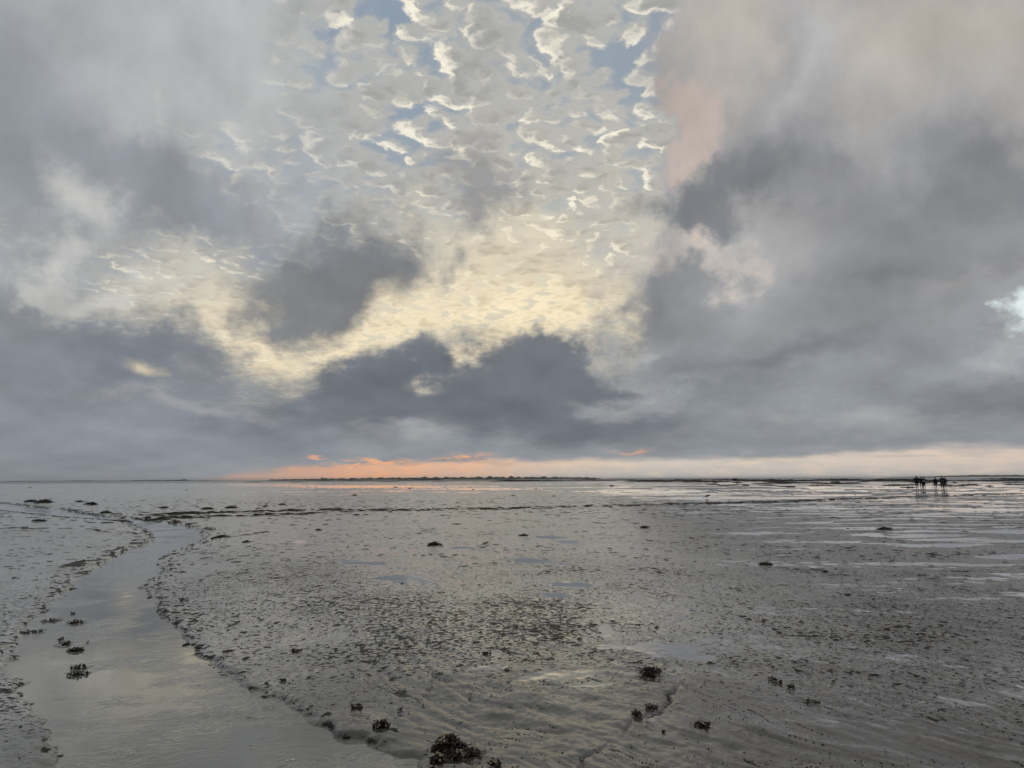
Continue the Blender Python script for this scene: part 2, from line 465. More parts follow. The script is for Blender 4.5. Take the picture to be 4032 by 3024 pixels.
def terrain(x, y, spacing, with_bank=False):
    """height of the mud, and how wet it is, at ground points; spacing = mesh size there"""
    r = np.hypot(x, y)
    near = 1 - sstep(60, 160, r)
    P = np.stack([x, y], 1).astype(np.float32)
    dist = np.full(x.shape, 50.0, np.float32)
    m = (r < 75) & (x < 6)
    dw = P[m]
    wob = 0.10 * fbm(dw[:, 0] * 1.6, dw[:, 1] * 1.6, 4, 0.6, 5) * sstep(2, 10, np.hypot(dw[:, 0], dw[:, 1])) + 0.05 * fbm(dw[:, 0] * 5, dw[:, 1] * 5, 3, 0.6, 9)
    dist[m] = creek_distance(dw) + wob.astype(np.float32)

    def att(wl):
        return 1 - sstep(0.25 * wl, 0.7 * wl, spacing)

    swell = 0.016 * fbm(x * 0.11, y * 0.11, 3, 0.5, 1) * near + 0.03 * fbm(x * 0.02, y * 0.02, 2, 0.5, 2) * (1 - near)
    mid = 0.0085 * fbm(x * 0.7, y * 0.7, 4, 0.55, 3) * att(1.0)
    base = swell * 0.6 + mid
    rough = np.full(x.shape, 0.35, np.float32) + 0.5 * np.clip(fbm(x * 0.35, y * 0.35, 3, 0.5, 7), -0.5, 0.8)
    rough = rough * (0.15 + 0.85 * sstep(4.8, 8.0, r + 0.9 * fbm(x * 0.5, y * 0.5, 2, 0.5, 8)))
    for f in ROUGH_FIELDS:
        rough = np.maximum(rough, 1.02 * (1 - sstep(0.35, 1.15, px_ellipse(x, y, *f) + 0.25 * fbm(x * 0.8, y * 0.8, 3, 0.5, 21))))
    # pools
    pool = np.zeros(x.shape, np.float32)
    pn = 0.6 * fbm(x * 0.9, y * 1.7, 4, 0.6, 31)
    for f in POOLS:
        k = px_ellipse(x, y, *f)
        pool = np.maximum(pool, 1 - sstep(0.35, 1.25, k + pn))
    # general wetness: broad sheets on the right and far out, less on the left bank
    side = sstep(-2, 14, x - 0.08 * y)
    pw = fbm(x * 0.32, y * 0.85, 4, 0.6, 41) * near + fbm(x * 0.045, y * 0.11, 4, 0.6, 43) * sstep(25, 90, r)
    film = sstep(0.08, 0.62, pw + 0.12 * side + 0.15 * sstep(20, 60, r) - 0.25 * (1 - sstep(0, 4, dist)))
    wet = np.clip(np.maximum(pool, film * (0.25 + 0.6 * side + 0.35 * sstep(30, 120, r))), 0, 1)
    # lumps, casts, terraces
    l1 = fbm(x * 4.2, y * 4.2, 3, 0.55, 51) * att(0.24)
    l2 = perlin(x * 13, y * 13, 61) * att(0.08) + 0.6 * perlin(x * 29, y * 29, 62) * att(0.035)
    lump = 0.0055 * np.maximum(l1, -0.35) + 0.0040 * np.abs(l2)
    lump = lump * (0.35 + rough) * near * 0.6
    # casts and clods that stand out of the film of water
    rk = np.clip(rough - 0.35, -0.5, 0.9)
    patchy = 0.35 * fbm(x * 0.9, y * 0.9, 2, 0.5, 59)
    far = sstep(5.2, 7.0, r + 0.7 * fbm(x * 0.6, y * 0.6, 2, 0.5, 60))
    c1 = np.maximum(fbm(x * 8, y * 13, 3, 0.6, 53) + patchy - 0.38 + 0.34 * rk, 0) * att(0.085) * far
    c2 = np.maximum(fbm(x * 4.0, y * 6.0, 3, 0.65, 55) + patchy - 0.46 + 0.24 * rk, 0) * att(0.20) * sstep(9, 18, r)
    c4 = np.maximum(fbm(x * 1.8, y * 1.8, 3, 0.65, 58) + 0.5 * patchy - 0.48 + 0.10 * rk, 0) * att(0.55) * sstep(18, 40, r)
    c3 = np.maximum(fbm(x * 15, y * 24, 2, 0.6, 57) + patchy - 0.30 + 0.32 * rk, 0) * att(0.045) * far
    clod_and_shade = np.minimum(0.014 * c1, 0.008) + np.minimum(0.03 * c2, 0.012) + np.minimum(0.06 * c4, 0.03) + np.minimum(0.012 * c3, 0.007)  # relief of the clods alone; painted shade joins at the return
    lump = lump + clod_and_shade * (1 - sstep(90, 200, r))
    bankside = (1 - sstep(0.1, 3.2, dist)) * sstep(-0.05, 0.1, dist)
    # water-cut terraces that run along the banks
    ca, sa = math.cos(R(-52)), math.sin(R(-52))
    s_ = (x * ca + y * sa) + 0.25 * fbm(x * 0.8, y * 0.8, 2, 0.5, 77)
    t_ = (-x * sa + y * ca) + 0.16 * fbm(x * 0.6, y * 0.6, 3, 0.5, 78)
    ter = 0.8 * np.abs(perlin(s_ * 0.8, t_ * 3.6, 71)) + 0.45 * np.abs(perlin(s_ * 2.0, t_ * 9.0, 72)) * att(0.11) + 0.28 * np.abs(perlin(s_ * 5.0, t_ * 21.0, 73)) * att(0.05)
    right_near = sstep(-4.0, 0.5, x) * (1 - sstep(8, 13, r))
    lump = lump + (0.036 * ter - 0.013) * (0.85 * right_near + 0.3 * bankside) * att(0.2)
    z = base + lump * (1 - 0.95 * sstep(0.25, 0.8, wet))
    level = swell * 0.6 - 0.0025
    z = np.where(wet > 0.03, z * (1 - wet) + np.minimum(z, level) * wet, z)
    z = np.where(wet > 0.6, level + (z - level) * (1 - sstep(0.6, 0.85, wet)), z)
    # track of footprints across the flat
    g = seg_dist(x, y + 0.8 * fbm(x * 0.25, y * 0.25, 2, 0.5, 99), px_line([(560, 2036), (800, 2027), (1300, 2014), (2000, 2003), (2600, 1988), (3300, 1962), (3600, 1938)]))
    tr = np.exp(-(g / 0.7) ** 2)
    z = z + 0.05 * tr * np.maximum(perlin(x * 2.2, y * 2.2, 101), -0.2) * near
    wet = wet * (1 - 0.8 * tr)
    # the creek and its banks
    mids = np.array([ground(a, b) for a, b in ((950, 3024), (600, 2860), (470, 2700), (400, 2500), (420, 2400), (440, 2300), (480, 2250), (560, 2180), (680, 2140))])
    rightb = sstep(-0.1, 0.3, x - np.interp(y, mids[:, 1], mids[:, 0])) * (1 - sstep(17, 20, y)) * (r < 30)
    z = z + rightb * 0.075 * sstep(0.05, 1.1, dist) * (1 - sstep(1.6, 6.0, dist))
    bk = sstep(-0.02, 0.10, dist) * 0.22 + sstep(0.0, 2.2, dist) * 0.78
    bed = WATER_Z - 0.10 * sstep(0.0, 0.7, -dist) - 0.006
    zb = (WATER_Z + 0.004) * (1 - bk) + z * bk + lump * 0.25 * (1 - bk)
    z = np.where(dist > 0, zb, bed)
    # runnels, cracks and small scarps cut into the finished surface; dark paints their shade
    dark = (rightb * np.exp(-((dist - 0.02) / 0.02) ** 2) * 0.6 * np.clip(0.2 + 1.3 * fbm(x * 2.7, y * 2.7, 3, 0.6, 113), 0, 1)).astype(np.float32)  # shade of the undercut right waterline, put into the colour
    z = z + rightb * 0.012 * sstep(0.0, 0.05, dist) * np.clip(0.5 + fbm(x * 1.7, y * 1.7, 3, 0.6, 113), 0, 1.2) * (1 - sstep(0.2, 1.0, dist))
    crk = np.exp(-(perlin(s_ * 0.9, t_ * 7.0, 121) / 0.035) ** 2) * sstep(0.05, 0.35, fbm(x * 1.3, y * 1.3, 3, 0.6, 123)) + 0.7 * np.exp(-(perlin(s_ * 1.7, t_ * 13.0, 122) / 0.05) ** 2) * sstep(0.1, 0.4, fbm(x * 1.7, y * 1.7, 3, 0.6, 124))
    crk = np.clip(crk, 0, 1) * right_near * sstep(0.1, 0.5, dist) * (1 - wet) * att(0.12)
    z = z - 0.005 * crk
    dark = np.maximum(dark, 0.48 * crk)  # crack hollows get painted shade too
    for pts, wd, dp in GULLIES:
        g = seg_dist(x + 0.10 * fbm(x * 2.2, y * 2.2, 3, 0.6, 91), y + 0.10 * fbm(x * 2.2, y * 2.2, 3, 0.6, 92), px_line(pts))
        dpv = dp * np.clip(0.55 + 1.1 * fbm(x * 2.5, y * 2.5, 2, 0.5, 93), 0, 1.4)
        dpv = dpv * sstep(0.15, 0.9, dist)
        z = z - dpv * np.exp(-(g / (wd * 0.7)) ** 2) - 0.35 * dpv * np.exp(-(g / (wd * 4)) ** 2)
        dark = np.maximum(dark, 0.35 * np.exp(-(g / (wd * 0.6)) ** 2) * np.clip(dpv / dp, 0, 1))  # painted shade along the runnel bottoms
    for pts in SCARPS:
        ln = px_line(pts)
        g = seg_dist(x + 0.22 * fbm(x * 0.9, y * 0.9, 3, 0.6, 95), y + 0.5 * fbm(x * 0.9, y * 0.9, 3, 0.6, 96), ln)
        br = np.clip(0.75 + 0.9 * fbm(x * 0.8, y * 0.8, 2, 0.6, 97), 0, 1.3)
        z = np.where(dist > 0.05, z + 0.045 * np.exp(-(g / 0.20) ** 2) * br, z)
        dark = np.maximum(dark, 0.8 * np.exp(-(g / 0.11) ** 2) * np.clip(br, 0, 1))  # undercut shade of the scarps painted as a dark line
    wet = np.where(dist < 1.2, wet * sstep(0.2, 1.2, dist), wet)
    z = z - 0.6 * sstep(420, 900, r)
    res = (z, wet, rough, dist, np.maximum(np.clip(clod_and_shade / (0.006 + 0.0006 * np.minimum(r, 20)), 0, 1) * (1 - wet), dark) * (dist > 0))  # clods share this value with painted shade of edges, cracks, scarps
    return res + (rightb * (1 - sstep(0.3, 1.7, dist)),) if with_bank else res  # right bank slope, where the colour is darkened as shade


def mesh_object(name, V, F, mat=None, smooth=True, parent=None, attrs=None):
    me = bpy.data.meshes.new(name)
    V = np.asarray(V, np.float32)
    me.vertices.add(len(V))
    me.vertices.foreach_set('co', V.ravel())
    F = np.asarray(F, np.int32)
    k = F.shape[1]
    me.loops.add(F.size)
    me.loops.foreach_set('vertex_index', F.ravel())
    me.polygons.add(len(F))
    me.polygons.foreach_set('loop_start', np.arange(0, F.size, k, dtype=np.int32))
    me.polygons.foreach_set('loop_total', np.full(len(F), k, np.int32))
    if smooth:
        me.polygons.foreach_set('use_smooth', np.ones(len(F), bool))
    for an, av in (attrs or {}).items():
        at = me.attributes.new(an, 'FLOAT', 'POINT')
        at.data.foreach_set('value', np.asarray(av, np.float32))
    me.update(calc_edges=True)
    o = bpy.data.objects.new(name, me)
    if mat:
        me.materials.append(mat)
    COL.objects.link(o)
    if parent:
        o.parent = parent
    return o


def grid_faces(nr, nc, wrap=False):
    i = np.arange(nr - 1)[:, None] * nc
    j = np.arange(nc if wrap else nc - 1)[None, :]
    jn = (j + 1) % nc
    a = (i + j).ravel()
    b = (i + jn).ravel()
    return np.stack([a, b, b + nc, a + nc], 1)


def material(name):
    m = bpy.data.materials.new(name)
    m.use_nodes = True
    m.node_tree.nodes.clear()
    N = Nodes(m.node_tree)
    out = N.n.new('ShaderNodeOutputMaterial')
    p = N.n.new('ShaderNodeBsdfPrincipled')
    N.l.new(p.outputs[0], out.inputs[0])
    return m, N, p, out


def bump(N, height, strength, distance, normal=None):
    b = N.n.new('ShaderNodeBump')
    b.inputs['Strength'].default_value = 1.0
    N.put(b.inputs['Strength'], strength)
    b.inputs['Distance'].default_value = distance
    N.put(b.inputs['Height'], height)
    if normal is not None:
        N.l.new(normal, b.inputs['Normal'])
    return b.outputs[0]


def attr(N, name):
    a = N.n.new('ShaderNodeAttribute')
    a.attribute_name = name
    return a.outputs['Fac']


def mud_material():
    m, N, p, out = material('wet_mud')
    g = N.n.new('ShaderNodeNewGeometry')
    pos = g.outputs['Position']
    px, py, pz = N.sep(pos)
    P2 = N.comb(px, py, 0.0)
    rr = N.vmath('LENGTH', P2)
    wet = attr(N, 'wet')
    rough = attr(N, 'lumpy')
    n1 = N.noise(P2, 1.3, 5.0, 0.6, '2D')
    n2 = N.noise(P2, 9.0, 5.0, 0.6, '2D')
    n3 = N.noise(P2, 42.0, 4.0, 0.6, '2D')
    n4 = N.noise(P2, 3.6, 4.0, 0.62, '2D')
    wet2 = N.step(N.math('ADD', wet, N.math('MULTIPLY', N.math('SUBTRACT', n4, 0.5), 1.1)), 0.36, 0.56)
    # colour: grey-brown silt with darker, browner diatom and weed films
    drained = N.step(N.math('MULTIPLY_ADD', n1, 1.6, N.math('SUBTRACT', px, N.math('MULTIPLY', rr, 0.10))), 1.2, 3.6, 1.0, 0.3)     # the ground to the right has shed part of its film
    pale = N.step(N.math('MULTIPLY_ADD', n4, 2.0, N.math('SUBTRACT', px, N.math('MULTIPLY', rr, 0.12))), 1.0, 5.0, 1.0, 0.0)  # lighter base colour stands in for sky sheen on the middle flat
    pale = N.math('MULTIPLY', pale, N.math('MULTIPLY', N.step(N.math('MULTIPLY_ADD', n1, 3.0, rr), 6.6, 11.0, 0.12, 1.0), N.math('MULTIPLY', N.step(px, -14.0, -5.0, 0.4, 1.0), N.math('SUBTRACT', 1.0, N.math('MULTIPLY', attr(N, 'bank'), 0.75)))))       # bank paints the right slope's shade; brown film to the right
    col = N.mix(N.step(n1, 0.35, 0.68), lin((56, 53, 47)), lin((72, 69, 61)))
    col = N.mix(pale, col, N.mix(N.step(n1, 0.35, 0.68), lin((128, 124, 112)), lin((150, 146, 133))))
    col = N.mix(N.step(n2, 0.5, 0.75, 0.0, 0.35), col, lin((62, 57, 50)))
    s1 = N.noise(N.vmath('MULTIPLY', P2, (0.62, 1.0, 1.0)), 30.0, 3.0, 0.65, '2D')
    s2 = N.noise(P2, 4.0, 4.0, 0.65, '2D')
    amt = N.math('MULTIPLY_ADD', N.math('SUBTRACT', rough, 0.4), 0.10, N.math('MULTIPLY', N.math('SUBTRACT', s2, 0.5), 0.30))
    speck = N.math('MULTIPLY', N.step(N.math('ADD', s1, amt), 0.58, 0.645), N.math('MULTIPLY', N.step(rr, 8.0, 20.0, 1.0, 0.3), N.step(N.math('MULTIPLY_ADD', n1, 2.0, rr), 5.6, 7.6, 0.12, 1.0)))
    speck = N.math('MAXIMUM', speck, N.step(N.math('ADD', attr(N, 'clod_and_shade'), N.math('MULTIPLY', N.math('SUBTRACT', s1, 0.5), 0.8)), 0.12, 0.42))  # darkens clods, and paints shade into cracks, scarps and waterline
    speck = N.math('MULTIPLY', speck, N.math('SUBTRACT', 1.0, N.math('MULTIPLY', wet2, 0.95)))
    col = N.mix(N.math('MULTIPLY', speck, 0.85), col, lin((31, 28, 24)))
    col = N.mix(N.math('MULTIPLY', wet2, 0.25), col, lin((84, 83, 80)))
    N.put(p.inputs['Base Color'], col)
    p.inputs['IOR'].default_value = 1.42
    lod = N.step(rr, 5.0, 20.0, 0.0, 0.15, False)      # relief finer than a pixel acts as roughness
    ro = N.math('ADD', N.step(n2, 0.3, 0.7, 0.07, 0.17), lod)
    ro = N.math('ADD', ro, N.math('MULTIPLY', speck, 0.3))
    ro = N.fmix(wet2, ro, 0.04)
    N.put(p.inputs['Roughness'], ro)
    dry = N.math('SUBTRACT', 1.0, N.math('MULTIPLY', wet2, 0.97))
    # fine relief; small grain fades where the pixel is larger than the grain
    fade3 = N.step(rr, 5.0, 22.0, 1.0, 0.2)
    fade2 = N.step(rr, 20.0, 90.0, 1.0, 0.6)
    h = N.math('ADD', N.math('MULTIPLY', n3, N.math('MULTIPLY', fade3, 0.07)), N.math('MULTIPLY', n2, N.step(rr, 5.0, 14.0, 0.8, 2.4)))
    h = N.math('ADD', h, N.math('MULTIPLY', speck, 0.8))
    nrm = bump(N, h, dry, 0.009)
    N.l.new(nrm, p.inputs['Normal'])
    N.put(p.inputs['Specular IOR Level'], N.math('MULTIPLY_ADD', speck, -0.42, 0.5))
    # the film of water that lies on the silt between the lumps
    N.put(p.inputs['Coat Weight'], N.math('MULTIPLY', N.math('MAXIMUM', N.math('MULTIPLY', drained, N.step(N.math('MULTIPLY_ADD', n1, 4.0, rr), 6.5, 10.5, 0.35, 1.0)), wet2), N.math('MULTIPLY_ADD', speck, -0.95, 1.0)))
    p.inputs['Coat IOR'].default_value = 1.9
    N.put(p.inputs['Coat Roughness'], N.fmix(wet2, N.math('ADD', 0.045, lod), 0.03))
    cn = bump(N, N.math('ADD', N.math('MULTIPLY', n2, N.step(rr, 5.0, 14.0, 1.0, 4.5)), N.math('MULTIPLY', speck, 0.5)), dry, 0.0045)
    N.l.new(cn, p.inputs['Coat Normal'])
    return m


def build_ground():
    ang = np.radians(np.concatenate([np.arange(-180, -44, 4.0), np.arange(-44, -36, 0.5), np.arange(-36, 36.01, 0.1), np.arange(36.5, 44, 0.5), np.arange(44, 180, 4.0)]))
    rad = [0.25]
    while rad[-1] < 3.3:
        rad.append(rad[-1] * 1.12)
    rad[-1] = 3.3
    while rad[-1] < 14:
        rad.append(rad[-1] * 1.0042)
    while rad[-1] < 80:
        rad.append(rad[-1] * 1.0065)
    while rad[-1] < 26000:
        rad.append(rad[-1] * 1.035)
    rad = np.array(rad)
    A, RR = np.meshgrid(ang, rad)
    x = (np.sin(A) * RR).ravel()
    y = (np.cos(A) * RR).ravel()
    sp = np.repeat(np.maximum(np.gradient(rad) * 0.6, rad * 0.00175), len(ang))
    wide = np.abs(np.degrees(A.ravel())) > 36
    sp = np.where(wide, np.maximum(sp, RR.ravel() * 0.01), sp)
    z, wet, rough, dist, clod_and_shade, bank = terrain(x, y, sp, True)
    o = mesh_object('mud_flat', np.stack([x, y, z], 1), grid_faces(len(rad), len(ang), True)[:, ::-1], mud_material(), True, None, {'wet': wet, 'lumpy': rough, 'creek': dist, 'clod_and_shade': clod_and_shade, 'bank': bank})
    o['kind'] = 'structure'
    return o


mud = build_ground()


def mud_z(x, y):
    z, w, r_, d, c_ = terrain(np.array([float(x), float(x)]), np.array([float(y), float(y)]), np.array([0.01, 0.01]))
    return float(z[0]), float(d[0])


def water_material():
    m, N, p, out = material('creek_water')
    g = N.n.new('ShaderNodeNewGeometry')
    px, py, pz = N.sep(g.outputs['Position'])
    P2 = N.comb(px, py, 0.0)
    N.put(p.inputs['Base Color'], N.mix(N.noise(P2, 0.8, 3.0, 0.5, '2D'), lin((112, 112, 104)), lin((126, 125, 116))))
    p.inputs['Roughness'].default_value = 0.02
    p.inputs['IOR'].default_value = 1.75
    # small ripples: current wrinkles in patches, calm elsewhere
    w = N.vmath('ADD', P2, N.vmath('SCALE', N.vmath('SUBTRACT', N.noise(P2, 1.5, 3.0, 0.5, '2D', 'Color'), (0.5, 0.5, 0.5)), scale=0.5))
    rot = N.mapping(w, (0, 0, 0), R(20), (1.0, 0.36, 1.0))
    r1 = N.noise(rot, 5.5, 3.0, 0.5, '2D')
    r2 = N.noise(rot, 14.0, 2.0, 0.5, '2D')
    patch = N.math('MULTIPLY', N.step(N.noise(P2, 0.9, 3.0, 0.6, '2D'), 0.40, 0.62, 0.08, 1.0), N.step(px, -3.2, -1.2, 0.25, 1.0))
    h = N.math('ADD', r1, N.math('MULTIPLY', r2, 0.35))
    nrm = bump(N, h, patch, 0.015)
    N.l.new(nrm, p.inputs['Normal'])
    return m


def build_water():
    ang = np.radians(np.arange(-60, 30.01, 0.5))
    rad = np.exp(np.linspace(math.log(1.0), math.log(70), 140))
    A, RR = np.meshgrid(ang, rad)
    x = (np.sin(A) * RR).ravel()
    y = (np.cos(A) * RR).ravel()
    d = creek_distance(np.stack([x, y], 1).astype(np.float32))
    F = grid_faces(len(rad), len(ang))[:, ::-1]
    keep = (d[F] < 0.55 + 0.004 * RR.ravel()[F] ** 1.0).any(1)
    F = F[keep]
    used, inv = np.unique(F, return_inverse=True)
    V = np.stack([x, y, np.full(x.shape, WATER_Z)], 1)[used]
    o = mesh_object('creek_water', V, inv.reshape(F.shape), water_material())
    o['kind'] = 'structure'
    return o


build_water()


def sea_material():
    m, N, p, out = material('sea_water')
    g = N.n.new('ShaderNodeNewGeometry')
    px, py, pz = N.sep(g.outputs['Position'])
    P2 = N.comb(px, py, 0.0)
    N.put(p.inputs['Base Color'], lin((92, 94, 94)))
    p.inputs['Roughness'].default_value = 0.22
    p.inputs['IOR'].default_value = 1.333
    nrm = bump(N, N.noise(P2, 0.9, 4.0, 0.6, '2D'), 1.0, 0.25)
    N.l.new(nrm, p.inputs['Normal'])
    return m


def build_sea():
    ang = np.radians(np.arange(-60, 60.01, 0.4))
    rad = np.exp(np.linspace(math.log(400), math.log(25000), 60))
    A, RR = np.meshgrid(ang, rad)
    RR = RR.copy()
    edge = 470 + 90 * fbm(ang * 14, ang * 0, 4, 0.6, 3) - 40 * np.sin(ang * 5)
    RR[0] = edge
    for i in range(1, 8):
        RR[i] = np.maximum(RR[i], edge * (1 + 0.02 * i))
    x = (np.sin(A) * RR).ravel()
    y = (np.cos(A) * RR).ravel()
    o = mesh_object('sea', np.stack([x, y, np.full(x.shape, -0.08)], 1), grid_faces(len(rad), len(ang))[:, ::-1], sea_material())
    o['kind'] = 'structure'


build_sea()

# ------------------------------------------------------------------ helpers for things
rng = random.Random(7)


def tag(o, label, cat, group=None):
    o['label'] = label
    o['category'] = cat
    if group:
        o['group'] = group
    return o


def empty(name, loc, rotz=0.0, scale=1.0):
    o = bpy.data.objects.new(name, None)
    COL.objects.link(o)
    o.location = loc
    o.rotation_euler = (0, 0, rotz)
    o.scale = (scale, scale, scale)
    o.empty_display_size = 0.1
    return o


def link_mesh(name, me, parent=None, loc=(0, 0, 0), rot=(0, 0, 0), scale=(1, 1, 1)):
    o = bpy.data.objects.new(name, me)
    COL.objects.link(o)
    o.parent = parent
    o.location = loc
    o.rotation_euler = rot
    o.scale = scale
    return o


def mesh_from(name, V, F, mat=None, smooth=True):
    me = bpy.data.meshes.new(name)
    me.from_pydata([tuple(v) for v in V], [], [tuple(f) for f in F])
    if smooth:
        for p in me.polygons:
            p.use_smooth = True
    if mat:
        me.materials.append(mat)
    me.update()
    return me


def plain(name, col, rough=0.5, col2=None, scale=20.0, bumpd=0.0, ior=1.45, spec=0.5):
    m, N, p, out = material(name)
    tc = N.n.new('ShaderNodeTexCoord')
    n = N.noise(tc.outputs['Object'], scale, 4.0, 0.6)
    N.put(p.inputs['Base Color'], N.mix(N.step(n, 0.35, 0.65), lin(col), lin(col2 or col)))
    p.inputs['Roughness'].default_value = rough
    p.inputs['IOR'].default_value = ior
    p.inputs['Specular IOR Level'].default_value = spec
    if bumpd:
        N.l.new(bump(N, n, 1.0, bumpd), p.inputs['Normal'])
    return m


M_MUSSEL = plain('mussel_shell', (30, 28, 30), 0.32, (66, 52, 40), 40, 0.002)
M_SNAIL = plain('pale_shell', (150, 132, 104), 0.45, (190, 176, 150), 60, 0.001)
M_WEED = plain('bladder_weed', (30, 25, 15), 0.28, (58, 46, 24), 25, 0.002)
M_WEED_RED = plain('red_weed', (46, 22, 16), 0.4, (64, 34, 24), 25, 0.002)
M_HEAP = plain('weed_heap', (19, 17, 13), 0.6, (38, 31, 22), 14, 0.02, 1.45, 0.25)
M_BANK = plain('mussel_bank', (16, 14, 13), 0.75, (38, 30, 26), 3, 0.08, 1.4, 0.15)
M_CLOD = plain('mud_clod', (40, 37, 32), 0.5, (58, 54, 47), 12, 0.01, 1.4, 0.3)


def mussel_mesh():
    """a closed mussel: pointed at the beak, round and flat at the far end"""
    V, F = [], []
    n, k = 6, 8
    for i in range(n + 1):
        t = i / n
        w = 0.5 * (math.sin(math.pi * min(t * 0.62 + 0.02, 1)) ** 0.8) * (1 if t < 0.85 else math.sqrt(max(0.0, 1 - ((t - 0.85) / 0.15) ** 2)) * 0.98 + 0.02)
        h = 0.30 * math.sin(math.pi * (t * 0.86 + 0.06)) ** 0.9
        if i in (0, n):
            w *= 0.25
            h *= 0.25
        for j in range(k):
            a = 2 * math.pi * j / k
            V.append((t * 1.9 - 0.95, w * math.cos(a) + 0.12 * math.sin(t * 2.6), h * math.sin(a)))
    for i in range(n):
        for j in range(k):
            F.append((i * k + j, (i + 1) * k + j, (i + 1) * k + (j + 1) % k, i * k + (j + 1) % k))
    F.append(tuple(range(k)))
    F.append(tuple(n * k + j for j in reversed(range(k))))
    return V, F


def snail_mesh():
    """a periwinkle: low spiral cone on a round body whorl"""
    V, F = [], []
    prof = [(0.05, 0.0), (0.42, 0.02), (0.5, 0.22), (0.44, 0.4), (0.33, 0.48), (0.3, 0.58), (0.2, 0.66), (0.16, 0.76), (0.02, 0.86)]
    k = 7
    for i, (r_, h) in enumerate(prof):
        for j in range(k):
            a = 2 * math.pi * j / k + 0.35 * i
            rr = r_ * (1 + (0.25 if j == 0 and i in (1, 2) else 0))
            V.append((rr * math.cos(a), rr * math.sin(a), h))
    for i in range(len(prof) - 1):
        for j in range(k):
            F.append((i * k + j, i * k + (j + 1) % k, (i + 1) * k + (j + 1) % k, (i + 1) * k + j))
    return V, F


def frond_mesh(seed, fork=True):
    """a flat forked blade of bladderwrack with real thickness, lying in a curl"""
    r_ = random.Random(seed)
    V, F = [], []

    def blade(x, y, z, ang, length, w0, w1, n=5):
        a = ang
        pts = []
        for i in range(n + 1):
            t = i / n
            pts.append((x, y, z, a, w0 + (w1 - w0) * t + 0.25 * w0 * math.sin(t * 9 + seed)))
            a += r_.uniform(-0.45, 0.45)
            st = length / n
            x += math.cos(a) * st
            y += math.sin(a) * st
            z = max(0.004, z + r_.uniform(-0.09, 0.07) * length)
        b = len(V)
        th = 0.010
        for (px, py, pz, pa, w) in pts:
            nx, ny = -math.sin(pa) * w, math.cos(pa) * w
            tw = r_.uniform(-0.5, 0.5) * w
            V.extend([(px + nx, py + ny, pz + tw), (px - nx, py - ny, pz - tw), (px - nx, py - ny, pz - tw + th), (px + nx, py + ny, pz + tw + th)])
        for i in range(n):
            for j in range(4):
                F.append((b + i * 4 + j, b + (i + 1) * 4 + j, b + (i + 1) * 4 + (j + 1) % 4, b + i * 4 + (j + 1) % 4))
        F.append((b + 3, b + 2, b + 1, b))
        e = b + n * 4
        F.append((e, e + 1, e + 2, e + 3))
        return pts[-1]

    p = blade(0, 0, 0.03, 0.0, 0.55, 0.05, 0.07)
    if fork:
        for s in (-1, 1):
            blade(p[0], p[1], p[2], p[3] + s * 0.5, 0.45, 0.055, 0.035, 4)
    return V, F


MUSSEL_ME = mesh_from('mussel', *mussel_mesh(), M_MUSSEL)
SNAIL_ME = mesh_from('periwinkle', *snail_mesh(), M_SNAIL)
FROND_MES = [mesh_from('frond', *frond_mesh(s), M_WEED, False) for s in range(5)]
FROND_RED = mesh_from('frond', *frond_mesh(31), M_WEED_RED, False)


def heap_arrays(seed, flat=0.35, rx=1.0, ry=0.8, nu=14, nv=6):
    """rough low mound, widest 2 units across"""
    V, F = [], []
    ph = seed * 3.7
    for i in range(nv + 1):
        t = i / nv
        for j in range(nu):
            a = 2 * math.pi * j / nu
            out = 1 + 0.26 * math.sin(2 * a + ph) + 0.20 * math.sin(5 * a + 2 * ph) + 0.14 * math.sin(9 * a + ph * 1.7)
            q = math.cos(t * math.pi / 2)
            h = flat * math.sin(t * math.pi / 2) * (1 + 0.30 * math.sin(3 * a + ph * 2.1 + 4 * t) + 0.22 * math.sin(7 * a - ph))
            V.append((rx * q * out * math.cos(a), ry * q * out * math.sin(a), h - 0.03))
    for i in range(nv):
        for j in range(nu):
            F.append((i * nu + j, i * nu + (j + 1) % nu, (i + 1) * nu + (j + 1) % nu, (i + 1) * nu + j))
    return V, F


def add_to(V, F, v2, f2, M):
    b = len(V)
    for v in v2:
        V.append(tuple(M @ Vector(v)))
    for f in f2:
        F.append(tuple(b + i for i in f))


def fronds_joined(seed, n, radius, size, lift=0.15):
    r_ = random.Random(seed)
    V, F = [], []
    shapes = [frond_mesh(seed * 10 + i) for i in range(4)]
    for i in range(n):
        a = r_.uniform(0, 2 * math.pi)
        d = radius * math.sqrt(r_.random()) * 0.85
        M = Matrix.Translation((d * math.cos(a) * 1.1, d * math.sin(a) * 0.85, lift * (1 - d / radius) * 1.3)) @ Euler((r_.uniform(-0.4, 0.4), r_.uniform(-0.5, 0.25), a + r_.uniform(-0.9, 0.9))).to_matrix().to_4x4() @ Matrix.Scale(size * r_.uniform(0.6, 1.2), 4)
        add_to(V, F, *shapes[i % 4], M)
    return V, F


def shells_joined(seed, n, radius, size, lift=0.2):
    r_ = random.Random(seed + 99)
    V, F = [], []
    mv, mf = mussel_mesh()
    for i in range(n):
        a = r_.uniform(0, 2 * math.pi)
        d = radius * math.sqrt(r_.random())
        M = Matrix.Translation((d * math.cos(a), d * math.sin(a) * 0.8, lift * (1 - (d / radius) ** 2) * 0.9 + 0.02)) @ Euler((r_.uniform(-1.3, 1.3), r_.uniform(-1.3, 1.3), r_.uniform(0, 6.3))).to_matrix().to_4x4() @ Matrix.Scale(size * r_.uniform(0.7, 1.2), 4)
        add_to(V, F, mv, mf, M)
    return V, F


